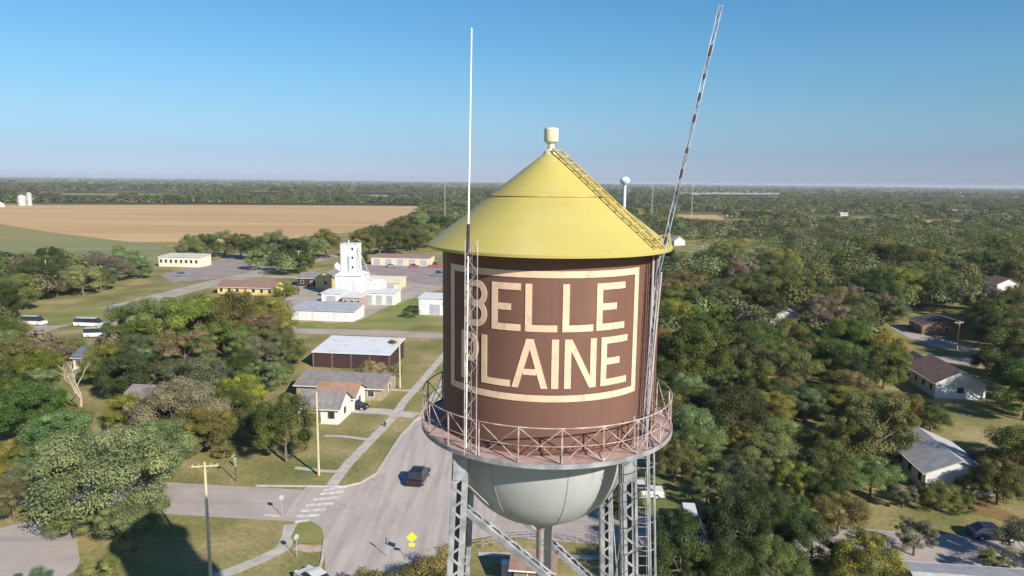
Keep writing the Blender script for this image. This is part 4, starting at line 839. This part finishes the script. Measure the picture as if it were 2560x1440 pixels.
HAND = [  # x, y, width px, height ratio, colour, kind, label
 (255, 1160, 330, .95, 'sage green', 'spread', 'huge sage green tree beside the dark tower shadow at lower left'),
 (150, 1090, 190, 1.0, 'sage green', 'round', 'sage green tree leaning on the left side of the huge sage one'),
 (380, 1110, 180, .95, 'sage green', 'round', 'sage green tree at the right shoulder of the huge sage one'),
 (330, 1290, 170, .9, 'sage green', 'spread', 'sage green tree half covered by the tank shadow'),
 (712, 1048, 168, 1.15, 'green', 'round', 'round green tree standing alone left of the white house'),
 (655, 1050, 110, 1.1, 'blue green', 'round', 'grey green tree tucked against the round green lawn tree'),
 (600, 975, 120, 1.0, 'yellow green', 'round', 'yellow green tree above and left of the round lawn tree'),
 (520, 1050, 150, .95, 'olive', 'spread', 'olive tree between the huge sage tree and the yellow green one'),
 (470, 1010, 120, .9, 'olive', 'round', 'smaller olive tree behind the right side of the sage tree'),
 (640, 930, 90, .9, 'olive', 'round', 'small olive tree just left of the mauve grey roof'),
 (700, 925, 80, .9, 'sage green', 'round', 'small sage tree touching the mauve grey roof'),
 (320, 800, 130, 1.0, 'green', 'round', 'deep green tree at the left end of the big olive clump'),
 (400, 790, 150, 1.0, 'sage green', 'round', 'sage tinted tree second in the big olive clump'),
 (490, 785, 170, 1.0, 'yellow green', 'spread', 'yellow green tree in the middle of the big olive clump'),
 (590, 780, 160, 1.0, 'olive', 'round', 'olive tree right of the middle of the big clump'),
 (670, 790, 130, 1.0, 'yellow green', 'round', 'bright yellow green tree at the right end of the big clump'),
 (560, 865, 170, .9, 'olive', 'sparse', 'thin olive tree with brown branches under the big clump'),
 (460, 870, 170, .9, 'grey brown', 'sparse', 'bare looking brown tree under the left of the big clump'),
 (660, 870, 140, .9, 'grey brown', 'sparse', 'thin brown tree left of the dark shed'),
 (725, 870, 90, .9, 'olive', 'round', 'olive tree touching the left end of the pale metal roof'),
 (10, 740, 90, 1.1, 'dark green', 'tall', 'dark green tree cut by the left edge above the road'),
 (15, 870, 120, 1.1, 'sage green', 'tall', 'tall pale sage tree cut by the left edge'),
 (30, 985, 130, 1.0, 'green', 'round', 'mid green tree cut by the left edge below the pale sage one'),
 (100, 1010, 130, 1.0, 'green', 'spread', 'green tree right of the one cut by the left edge'),
 (15, 1140, 120, 1.0, 'yellow green', 'round', 'bright yellow green tree cut by the left edge'),
 (110, 880, 130, .8, 'grey brown', 'sparse', 'low brownish tree left of the bare forked tree'),
 (180, 860, 110, .8, 'olive', 'bush', 'low olive tree below the white vans'),
 (330, 930, 110, .8, 'olive', 'sparse', 'scrubby olive tree right of the bare forked tree'),
 (285, 965, 70, .7, 'blue green', 'bush', 'grey green shrubby tree just right of the bare forked trunk'),
 (30, 1235, 130, .9, 'grey brown', 'spread', 'brownish tree above the mauve lot at the left edge'),
 (122, 640, 72, 1.0, 'dark green', 'round', 'dark round tree behind the pale pole at far left'),
 (14, 648, 58, 1.0, 'dark green', 'round', 'dark round tree at the left edge above the road'),
 (140, 700, 80, .9, 'grey brown', 'round', 'grey brown tree right of the pale pole foot'),
 (205, 690, 95, .9, 'sage green', 'spread', 'sage tree between the pale pole and the far road'),
 (250, 690, 70, .9, 'olive', 'spread', 'olive tree casting shade beside the far road'),
 (320, 645, 76, 1.0, 'sage green', 'spread', 'sage tree left of the long white windowed building'),
 (350, 665, 70, .8, 'sage green', 'round', 'low sage tree by the windowed building corner'),
 (300, 625, 40, 1.1, 'sage green', 'round', 'smaller sage tree poking above the far pasture'),
 (928, 925, 80, .9, 'tan', 'round', 'tan leaved small tree right of the dark shed front'),
 (985, 918, 52, .8, 'sage green', 'bush', 'pale rounded bush beside the tan leaved tree'),
 (984, 868, 40, 1.5, 'green', 'tall', 'narrow green tree at the right end of the pale metal roof'),
 (710, 716, 56, .8, 'yellow green', 'bush', 'yellow bush at the right end of the long yellow building'),
 (735, 722, 34, .8, 'olive', 'bush', 'olive bush right of the yellow bush'),
 (1030, 775, 42, .8, 'green', 'bush', 'small green shrub left of the white warehouse'),
 (1990, 1190, 120, .9, 'yellow green', 'round', 'bright yellow green crown right of the black shade'),
 (2165, 1395, 190, .95, 'yellow green', 'round', 'big yellow green tree at the bottom below the striped street'),
 (2030, 1350, 170, 1.0, 'green', 'round', 'green tree left of the big yellow green bottom one'),
 (1930, 1400, 170, 1.0, 'olive', 'spread', 'olive tree at the bottom right of the dark hollow'),
 (1740, 870, 190, 1.1, 'green', 'round', 'large mid green tree touching the right flank of the tank'),
 (1860, 860, 150, 1.1, 'green', 'round', 'brighter green tree right of the large one at the tank flank'),
 (1700, 1010, 110, 1.0, 'dark green', 'round', 'dark tree behind the right side of the railing'),
 (1740, 1110, 150, .9, 'olive', 'round', 'olive tree above the white pickup truck'),
 (1850, 1180, 130, .9, 'blue green', 'round', 'grey green tree above the black shade right of the pickup'),
 (1770, 1010, 120, .9, 'sage green', 'round', 'greyish tree right of the balcony railing hoop'),
 (1930, 1010, 120, .9, 'yellow green', 'spread', 'golden green tree among olive ones in mid right'),
 (1880, 1000, 80, .9, 'rusty brown', 'sparse', 'rusty tinted tree left of the golden green one'),
 (1960, 650, 90, 1.0, 'yellow green', 'round', 'yellow green crown far right of the yellow roof'),
 (2080, 800, 130, 1.0, 'grey brown', 'sparse', 'grey brown leafless looking tree in mid right'),
 (2260, 700, 110, 1.0, 'yellow green', 'spread', 'yellowish tree amid dark crowns on the right'),
 (2200, 740, 110, 1.0, 'dark green', 'tall', 'darkest green tree left of the yellowish right one'),
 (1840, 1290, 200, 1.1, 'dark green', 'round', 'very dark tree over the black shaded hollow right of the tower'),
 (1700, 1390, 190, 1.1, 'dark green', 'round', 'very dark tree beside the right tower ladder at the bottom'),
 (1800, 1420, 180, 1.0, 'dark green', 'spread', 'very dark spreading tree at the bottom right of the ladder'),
 (472, 612, 58, 1.01, 'sage green', 'round', 'sage green tree, first from the left in the row edging the tan field'),
 (515, 606, 56, 0.94, 'green', 'round', 'green tree, second from the left in the row edging the tan field'),
 (560, 600, 50, 1.09, 'sage green', 'round', 'sage green tree, third from the left in the row edging the tan field'),
 (600, 606, 54, 1.01, 'olive', 'round', 'olive tree, fourth from the left in the row edging the tan field'),
 (642, 610, 62, 0.86, 'green', 'spread', 'green tree, fifth from the left in the row edging the tan field'),
 (690, 605, 64, 1.04, 'sage green', 'round', 'sage green tree, sixth from the left in the row edging the tan field'),
 (735, 622, 62, 1.01, 'dark green', 'round', 'dark green tree, seventh from the left in the row edging the tan field'),
 (775, 612, 60, 0.88, 'sage green', 'spread', 'sage green tree, eighth from the left in the row edging the tan field'),
 (815, 598, 60, 1.07, 'olive', 'spread', 'olive tree, ninth from the left in the row edging the tan field'),
 (905, 600, 60, 0.99, 'olive', 'round', 'olive tree, tenth from the left in the row edging the tan field'),
 (948, 592, 64, 0.91, 'green', 'round', 'green tree, eleventh from the left in the row edging the tan field'),
 (990, 594, 60, 0.90, 'green', 'spread', 'green tree, twelfth from the left in the row edging the tan field'),
 (1030, 588, 58, 0.90, 'olive', 'spread', 'olive tree, thirteenth from the left in the row edging the tan field'),
 (1070, 580, 60, 0.89, 'sage green', 'round', 'sage green tree, fourteenth from the left in the row edging the tan field'),
 (1100, 560, 56, 0.88, 'dark green', 'round', 'dark green tree, fifteenth from the left in the row edging the tan field'),
 (640, 642, 60, 0.96, 'sage green', 'round', 'sage tree in front of the far tree row above the gravel lot'),
 (700, 648, 62, 0.85, 'blue green', 'round', 'grey green tree low in front of the far row left of the elevator'),
 (760, 652, 60, 0.90, 'green', 'round', 'green tree nearest the elevator on its left, in front of the row'),
 (1000, 566, 50, 1.09, 'olive', 'round', 'olive tree behind the row close to the yellow roof'),
 (1050, 552, 50, 1.07, 'sage green', 'spread', 'sage tree behind the row touching the yellow roof'),
 (905, 645, 34, 0.93, 'dark green', 'round', 'small dark tree at the right foot of the elevator tower'),
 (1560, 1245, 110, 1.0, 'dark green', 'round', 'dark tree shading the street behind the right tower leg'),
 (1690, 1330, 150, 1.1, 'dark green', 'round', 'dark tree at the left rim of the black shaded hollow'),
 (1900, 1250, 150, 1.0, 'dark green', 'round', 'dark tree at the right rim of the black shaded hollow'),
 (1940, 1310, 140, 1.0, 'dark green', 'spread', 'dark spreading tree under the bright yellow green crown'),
 (2100, 1270, 130, .9, 'olive', 'spread', 'olive tree left of the orange brown dry lawn'),
 (2180, 1180, 130, .9, 'sage green', 'round', 'sage tree left of the pale grey roofed house'),
 (2260, 1230, 90, .8, 'grey brown', 'sparse', 'brown tree in front of the pale grey roofed house'),
 (2470, 1150, 100, .9, 'grey brown', 'spread', 'brown tree right of the pale grey roofed house'),
 (2500, 1190, 130, 1.0, 'olive', 'round', 'olive tree right of the orange brown dry lawn'),
 (2090, 1100, 150, 1.0, 'olive', 'round', 'olive tree between the golden green tree and the pale roofed house'),
 (2170, 1030, 150, 1.0, 'green', 'round', 'green tree left below the white gabled house'),
 (2260, 1010, 110, .9, 'olive', 'spread', 'olive tree hiding the lower left of the white gabled house'),
 (2330, 1040, 100, .8, 'green', 'round', 'green tree between the white gabled house and the pale grey roof'),
 (2535, 925, 90, 1.0, 'dark green', 'round', 'dark tree right of the white gabled house'),
 (1970, 1080, 130, .9, 'sage green', 'spread', 'sage tree below the golden green tree'),
 (1860, 1090, 110, .8, 'olive', 'round', 'small olive tree left below the golden green tree'),
 (250, 915, 110, .8, 'olive', 'spread', 'olive tree hiding the blue grey roof front'),
 (420, 940, 110, .9, 'grey brown', 'sparse', 'brown tree right of the mauve roof'),
 (560, 950, 110, .9, 'olive', 'sparse', 'thin olive tree above the yellow green one'),
 (165, 1045, 110, .9, 'olive', 'spread', 'olive tree just below the bare forked tree'),
 (230, 1420, 120, .7, 'sage green', 'bush', 'sage bush at the bottom edge right of the mauve lot'),
 (80, 1440, 120, .6, 'blue green', 'bush', 'grey green bush at the bottom of the mauve lot'),
]
HAND += [(2590, 1345, 150, 1.0, 'grey brown', 'spread', 'brown tree cut by the right edge beside the striped street'), (2490, 1400, 90, .9, 'olive', 'sparse', 'thin olive tree between the striped street and the bottom pale roof'), (2345, 1228, 105, .8, 'olive', 'round', 'olive tree in front of the pale grey roofed house wall'), (2400, 1250, 80, .7, 'green', 'bush', 'round green shrub tree on the orange brown dry lawn'), (2290, 1330, 120, .9, 'grey brown', 'sparse', 'brown tree arching over the striped street at its left'), (2290, 1100, 80, .9, 'grey brown', 'sparse', 'brown tree over the upper left of the pale grey roof'), (1690, 1140, 120, 1.0, 'olive', 'round', 'olive tree between the balcony edge and the white pickup'), (1770, 1210, 110, .9, 'olive', 'sparse', 'thin olive tree right of the white pickup truck'), (2060, 1220, 120, .9, 'dark green', 'round', 'dark tree right of the bright yellow green crown'), (1980, 1270, 110, .9, 'green', 'round', 'green tree under the bright yellow green crown'), (395, 1030, 130, .9, 'olive', 'round', 'olive tree directly below the mauve roof'), (320, 1020, 120, .9, 'yellow green', 'round', 'yellowish tree right of the olive tree below the bare forked one'),
 (360, 900, 100, .9, 'sage green', 'round', 'sage tree above the mauve roof'), (95, 950, 100, .9, 'sage green', 'round', 'sage tree left of the bare forked tree'), (90, 1130, 120, 1.0, 'olive', 'round', 'olive tree right of the bright yellow green edge tree'),
 (60, 1180, 110, .9, 'sage green', 'spread', 'sage tree above the brownish edge tree'), (500, 940, 110, .9, 'olive', 'round', 'olive tree in the gap above the smaller olive one'), (460, 1110, 90, .8, 'sage green', 'round', 'low sage tree left of the marker post'),
 (180, 1290, 130, .8, 'sage green', 'spread', 'low sage tree above the mauve lot'), (560, 1120, 60, .7, 'olive', 'bush', 'olive shrub under the grey green lawn tree'),
 (2430, 1215, 90, .8, 'olive', 'round', 'olive tree at the right end wall of the pale grey roofed house'), (2230, 1100, 110, 1.0, 'dark green', 'round', 'dark tree at the left eave of the pale grey roofed house'),
 (2550, 1095, 100, 1.0, 'sage green', 'spread', 'sage tree near the right edge above the pale grey roof'), (2215, 900, 130, 1.0, 'green', 'round', 'green tree left of the white garage'), (2130, 960, 120, 1.0, 'olive', 'spread', 'olive tree left of the two right hand white gables'),
 (2330, 1010, 70, .8, 'dark green', 'bush', 'dark shrubby tree at the foot of the white gable'), (2470, 890, 80, .9, 'olive', 'round', 'olive tree right of the end of the gravel drive')]
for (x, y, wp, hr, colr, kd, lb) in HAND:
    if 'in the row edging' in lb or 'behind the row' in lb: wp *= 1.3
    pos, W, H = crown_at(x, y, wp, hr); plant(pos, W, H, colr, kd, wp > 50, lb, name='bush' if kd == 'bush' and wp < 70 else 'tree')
# hedge of tall yellowish shrubs on the near side of the street
rs = np.random.RandomState(5); hc = []; hr_ = []
for i in range(60):
    k = i / 59; q = P(850, 1470, 1.8).lerp(P(1112, 1395, 2.4), k); s_ = rs.uniform(-.8, 2.2)
    hc.append((q.x + rs.uniform(-.5, .5), q.y - s_, rs.uniform(.6, 2.2 + 1.3 * k))); hr_.append(rs.uniform(.5, .85))
v, t = leaf_cloud(rs, hc, hr_, 330, .16, up=.8); o = bpy.data.objects.new('hedge', quads_mesh('hedge', v, t)); COL.objects.link(o); o.color = (.20, .165, .055, 1)
tag(o, 'tall ochre green hedge along the near side of the wide street', 'hedge')
# bare forked tree
q, W, H = crown_at(200, 955, 110, 1.35)
e = empty('bare_tree', (q[0], q[1], 0), 0, 'bare pale forked tree without leaves on the left', 'tree')
b = MB(); rr = random.Random(4)
def fork(p, d, L, r, n):
    q = p + d * L; b.tube([p, p.lerp(q, .5) + Vector((rr.uniform(-.1, .1), 0, 0)) * L, q], [r, r * .85, r * .65], 6)
    if n:
        for k in range(3 if n > 2 else 2):
            nd = (d + Vector((rr.uniform(-.75, .75), rr.uniform(-.75, .75), rr.uniform(-.05, .4)))).normalized(); fork(q, nd, L * .80, r * .60, n - 1)
fork(Vector((0, 0, 0)), Vector((0, 0, 1)), H * .30, .26, 4)
b.build('trunk', BARK_PALE, e)

# ---- fill the town with trees, keeping open the ground the photograph shows open
def poly_px(*p): return list(p)
CLEAR = [
 [(440, 1130), (620, 1150), (800, 1160), (790, 970), (740, 975), (735, 925), (770, 820), (990, 800), (1110, 780), (1110, 1440), (400, 1500), (440, 1290), (440, 1210)],
 [(520, 685), (700, 690), (740, 690), (790, 668), (835, 660), (838, 590), (895, 590), (900, 628), (930, 625), (1120, 625), (1120, 800), (990, 900), (770, 900), (720, 800), (720, 742), (520, 740)],
 [(-400, 500), (1050, 515), (1040, 535), (960, 570), (820, 588), (460, 590), (440, 640), (270, 625), (-400, 640)],
 [(40, 815), (55, 765), (250, 720), (400, 690), (385, 635), (505, 630), (600, 628), (700, 668), (690, 690), (520, 700), (500, 735), (280, 790), (260, 850), (190, 845), (110, 820)],
 [(2420, 980), (2520, 985), (2530, 1070), (2420, 1070)], [(2262, 892), (2330, 868), (2400, 880), (2465, 945), (2455, 1010), (2380, 1012), (2270, 935)],
 [(2215, 800), (2300, 780), (2420, 790), (2470, 880), (2380, 885), (2225, 832)],
 [(2280, 1088), (2360, 1098), (2415, 1150), (2400, 1195), (2330, 1180)],
 [(2250, 1310), (2310, 1240), (2460, 1260), (2560, 1310), (2600, 1400), (2300, 1390), (2250, 1350)], [(2310, 1410), (2560, 1410), (2560, 1440), (2310, 1440)],
 [(1540, 1200), (1630, 1190), (1720, 1270), (1745, 1310), (1700, 1330), (1540, 1290)],
 [(1195, 1300), (1560, 1300), (1560, 1460), (1195, 1460)],
 [(1935, 765), (1975, 765), (1975, 795), (1935, 795)], [(2480, 690), (2530, 690), (2530, 722), (2480, 722)], [(1985, 1085), (2040, 1085), (2040, 1120), (1985, 1120)],
 [(372, 968), (425, 968), (425, 985), (372, 985)], [(150, 905), (250, 905), (240, 1020), (165, 1020)],
 [(-10, 1320), (170, 1320), (190, 1450), (-10, 1450)], [(130, 1280), (420, 1240), (420, 1440), (130, 1440)], [(310, 1040), (400, 1040), (400, 1110), (310, 1110)], [(1665, 592), (1720, 592), (1720, 622), (1665, 622)],
 [(1690, 600), (1960, 600), (1960, 620), (1690, 620)],
 [(1690, 531), (1815, 531), (1815, 550), (1690, 550)], [(60, 490), (300, 490), (300, 501), (60, 500)], [(880, 483), (1050, 484), (1050, 493), (880, 493)], [(1690, 475), (1960, 476), (1960, 497), (1850, 496), (1690, 488)], [(2250, 497), (2560, 498), (2560, 505), (2250, 504)], [(2300, 548), (2420, 548), (2420, 556), (2300, 556)], [(340, 486), (470, 486), (470, 492), (340, 492)], [(620, 485), (700, 485), (700, 491), (620, 491)], [(2000, 483), (2120, 483), (2120, 490), (2000, 490)], [(2380, 520), (2480, 520), (2480, 528), (2380, 528)], [(1780, 546), (1890, 546), (1890, 557), (1780, 557)], [(150, 480), (430, 480), (430, 488), (150, 488)], [(2015, 538), (2200, 538), (2200, 548), (2015, 548)], [(1545, 430), (1580, 430), (1580, 520), (1545, 520)],
]
def inside(pt, poly):
    x, y = pt; r = False; j = len(poly) - 1
    for i in range(len(poly)):
        xi, yi = poly[i]; xj, yj = poly[j]
        if (yi > y) != (yj > y) and x < (xj - xi) * (y - yi) / (yj - yi) + xi: r = not r
        j = i
    return r
GEO = []
def crosses_open(x, y, W, H):
    p0 = proj((x, y, H * .55))
    if p0[2] < 1: return True
    w_ = W * .40 * FPX / p0[2]; h_ = H * .36 * FPX / p0[2]
    tests = [(p0[0], p0[1]), (p0[0] - w_, p0[1]), (p0[0] + w_, p0[1]), (p0[0], p0[1] - h_), (p0[0], p0[1] + h_), proj((x, y, 0))[:2]]
    for pl in CLEAR:
        for t in tests:
            if inside(t, pl): return True
    return False
def near_road(x, y):
    q = Vector((x, y, 0)) - XC; u = q.dot(STREET_V); v_ = q.dot(STREET_U)
    if abs(u) < 8.5: return True
    if abs(v_ + 1) < (6.0 if -42 < u < 20 else 4.6): return True
    return False
houses = [o for o in bpy.data.objects if o.get('category') in ('house', 'building', 'shed', 'barn', 'warehouse', 'grain elevator', 'car', 'van', 'truck')]
HP = [(o.location.x, o.location.y, 0.5 if o.name.startswith(('mauve', 'blue', 'dark_roofed', 'pale_roofed', 'garage')) else 4.6) for o in houses]
cand = []
Y = 58.0
frng = random.Random(99)
while Y < 470:
    sp = 7.0 + max(0, Y - 120) * 0.012
    half = (Y + 10) * 0.76; X = -half
    while X < half:
        x = X + frng.uniform(-.42, .42) * sp; y = Y + frng.uniform(-.42, .42) * sp
        big = frng.random() ** 1.5; W = sp * (1.0 + .95 * big); H = W * frng.uniform(.75, 1.05) * (1 if W < 13 else .9)
        if math.hypot(x - TX, y - TY) > 9 and not near_road(x, y) and not crosses_open(x, y, W, H) and all((x - a) ** 2 + (y - c) ** 2 > (e_ + W * .35) ** 2 for a, c, e_ in HP) and all((x - p['x']) ** 2 + (y - p['y']) ** 2 > ((p['r'] + W / 2) * .5) ** 2 for p in PLACED):
            p = proj((x, y, H * .55))
            if -40 < p[0] < 2600 and p[1] < 1500 and not (p[0] > 1110 and p[0] < 1625 and p[1] > 470 and p[1] < 1150):
                cand.append((W * FPX / p[2], x, y, W, H, p))
        X += sp
    Y += sp * .92
cand.sort(key=lambda c: -c[0])
NIND = 296 - len(PLACED) - 1
def noise2(x, y, s): return math.sin(x * s * 1.3 + 3.1 * math.sin(y * s * .7)) * math.cos(y * s * 1.1 + 2.3 * math.sin(x * s * .9 + 1.7))
def pick_colour(x, y):
    n = noise2(x, y, .028) + frng.uniform(-.75, .75)
    if n < -.95: return 'rusty brown' if frng.random() < .22 else 'grey brown'
    if n < -.5: return 'grey brown' if frng.random() < .35 else 'olive'
    if n < -.15: return 'olive'
    if n < .2: return 'green'
    if n < .5: return 'dark green' if frng.random() < .6 else 'blue green'
    if n < .85: return 'sage green' if frng.random() < .55 else 'green'
    return 'yellow green' if frng.random() < .35 else 'olive'
for c in cand[:NIND]:
    colr = pick_colour(c[1], c[2]); kd = frng.choice(['round', 'round', 'spread', 'spread', 'tall', 'sparse'] if colr != 'grey brown' else ['sparse', 'sparse', 'spread'])
    plant((c[1], c[2]), c[3], c[4], colr, kd, c[0] > 62)
# labels of the filled trees: colour and form, then the rank by distance from the closest landmark in the view
LAND = [('the yellow tank roof', 1400, 560), ('the lattice legs of the tower', 1580, 1260), ('the right flank of the brown tank', 1640, 850), ('the white gabled house', 2370, 940), ('the curving gravel drive', 2330, 835),
        ('the striped shaded street', 2400, 1340), ('the pale grey roofed house', 2350, 1145), ('the white pickup truck', 1604, 1230), ('the far ball shaped water tower', 1563, 470), ('the white grain elevator', 865, 660),
        ('the long yellow building', 610, 710), ('the windowed white building', 445, 655), ('the bare forked tree', 200, 965), ('the mauve lot', 90, 1370), ('the tan far field', 300, 560), ('the white vans', 230, 830),
        ('the glimpsed right edge house', 2505, 706), ('the white wall among brown trees', 1955, 782), ('the far tan strip', 1750, 545), ('the far pale field strip', 2110, 545), ('the orange brown dry lawn', 2400, 1260), ('the pale metal roofed shed', 880, 860), ('the pale roof at the bottom edge', 2440, 1425), ('the bright yellow green crown', 1990, 1190)]
ORD = ['', 'second ', 'third ', 'fourth ', 'fifth ', 'sixth ', 'seventh ', 'eighth ', 'ninth ', 'tenth ', 'eleventh ', 'twelfth ', 'thirteenth ', 'fourteenth ', 'fifteenth ', 'sixteenth ', 'seventeenth ', 'eighteenth ', 'nineteenth ', 'twentieth ']
FORM = {'round': 'round crowned', 'spread': 'wide spreading', 'tall': 'upright', 'sparse': 'thinly leaved', 'bush': 'bushy'}
buckets = {}
for p in PLACED:
    if p['hand']: continue
    l = min(LAND, key=lambda L_: math.hypot(L_[1] - p['px'], (L_[2] - p['py']) * 1.3)); p['l'] = l
    side = 'left of' if p['px'] < l[1] - abs(p['py'] - l[2]) else 'right of' if p['px'] > l[1] + abs(p['py'] - l[2]) else 'beyond' if p['py'] < l[2] else 'this side of'
    buckets.setdefault((l[0], side, p['c'], p['k']), []).append(p)
for (ln_, side, c_, k_), ps in buckets.items():
    ps.sort(key=lambda p: math.hypot(p['l'][1] - p['px'], p['l'][2] - p['py']))
    for i, p in enumerate(ps):
        p['o']['label'] = f"{ORD[min(i, 19)]}{'nearest ' if i or len(ps) > 1 else ''}{FORM[k_]} {c_} tree {side} {ln_}".replace('  ', ' ')
        p['o']['group'] = 'trees of the town canopy'
for p in PLACED:
    if p['hand'] and not p['o'].get('group') : pass
# ---- everything beyond as one mass: leafy clumps, real size
rs = np.random.RandomState(77); VV = []; TT = []; CC = []
colz = [np.array(LC[k]) for k in ('dark green', 'green', 'sage green', 'olive', 'grey brown', 'blue green', 'yellow green')]
def mass(x, y, W, H, nq, leaf):
    d = rs.normal(size=(nq, 3)); d /= np.linalg.norm(d, axis=1)[:, None]; d[:, 2] = np.abs(d[:, 2]) * 1.15 - .15
    p = np.array([x, y, H * .42]) + d * np.array([W * .5, W * .5, H * .55]) * (0.62 + .42 * rs.random((nq, 1)))
    n = d + rs.normal(size=(nq, 3)) * .3 + np.array([0, 0, .25 if y < 900 else .9]); n /= np.linalg.norm(n, axis=1)[:, None]; t = np.cross(n, rs.normal(size=(nq, 3))); t /= np.linalg.norm(t, axis=1)[:, None]; s = np.cross(n, t); sz = leaf * (.6 + .8 * rs.random((nq, 1)))
    VV.append(np.stack([p + t * sz * .5, p + s * sz * .42, p - t * sz * .5, p - s * sz * .42], 1).reshape(-1, 3))
    r_ = rs.random(); n_ = noise2(x, y, .012)
    k = 3 if n_ > .4 and r_ < .5 else 4 if n_ < -.5 and r_ < .5 else [0, 1, 5, 3, 2, 4, 0, 6][int(rs.random() * 7.2)]
    CC.append(np.repeat((colz[k] * (.88 + .24 * rs.random()))[None], nq, 0)); TT.append(.88 + .24 * rs.random(nq))
def in_field(x, y):
    return crosses_open(x, y, 6, 5)
for c in cand[NIND:]: mass(c[1], c[2], c[3], c[4], 620, .72)
Y = 470.0
while Y < 2600:
    sp = 10 + (Y - 470) * .008; half = (Y + 10) * .76; X = -half
    while X < half:
        x = X + rs.uniform(-.5, .5) * sp; y = Y + rs.uniform(-.5, .5) * sp; X += sp
        gap = noise2(x, y * 2.2, .0042) + .5 * noise2(x, y, .013)
        if Y > 620 and gap > (.62 if x > 0 else .45): continue
        pp = proj((x, y, 0))
        if pp[0] < 1045 and 500 < pp[1] < 640: 
            if crosses_open(x, y, 5, 4): continue
        elif crosses_open(x, y, 8, 6): continue
        mass(x, y, sp * rs.uniform(.9, 1.5), sp * rs.uniform(.6, .85), int(np.interp(Y, [470, 900, 2600], [280, 110, 34])), float(np.interp(Y, [470, 900, 2600], [1.1, 1.9, 4.4])))
    Y += sp * (1.0 if Y < 900 else 1.25)
# hedgerow behind the tan field
for i in range(230):
    q = P(-60 + i * 5.0, 512.5 + rs.uniform(-.4, .4)); 
    if 40 < -60 + i * 5.0 < 66: continue
    mass(q.x, q.y + 15, 14, 10 + 5 * rs.random(), 60, 2.6)
Y = 2700.0
while Y < 16000:
    sp = Y * .011; half = Y * .76; X = -half
    while X < half:
        x = X + rs.uniform(-.5, .5) * sp; y = Y + rs.uniform(-.5, .5) * sp; X += sp
        if noise2(x, y * 2.4, .0011) + .5 * noise2(x, y, .004) > .38: continue
        mass(x, y, sp * rs.uniform(1.0, 1.9), rs.uniform(9, 15), 12, sp * .42)
    Y *= 1.045
v = np.concatenate(VV); o = bpy.data.objects.new('distant_woods', quads_mesh('distant_woods', v, np.concatenate(TT), np.concatenate(CC))); COL.objects.link(o); o.color = (1, 1, 1, 1)
tag(o, 'mass of far trees reaching to the horizon', 'woods', None, 'stuff')
print('TREES', len(PLACED), 'cand', len(cand), 'mass quads', len(v) // 4)

# ------------------------------------------------------------------ haze
HD = 7.5e-5
b = MB(); b.box((0, 0, 30.0), (57000, 57000, 62.0)); o = b.build('haze', MAT['bark'])
hm = bpy.data.materials.new('haze'); hm.use_nodes = True; t = hm.node_tree
for n_ in list(t.nodes): t.nodes.remove(n_)
out = t.nodes.new('ShaderNodeOutputMaterial'); pv = t.nodes.new('ShaderNodeVolumePrincipled'); pv.inputs['Density'].default_value = HD; pv.inputs['Color'].default_value = (0.80, 0.84, 0.95, 1); pv.inputs['Anisotropy'].default_value = 0.0
t.links.new(pv.outputs[0], out.inputs['Volume']); o.data.materials.clear(); o.data.materials.append(hm); tag(o, kind='stuff')
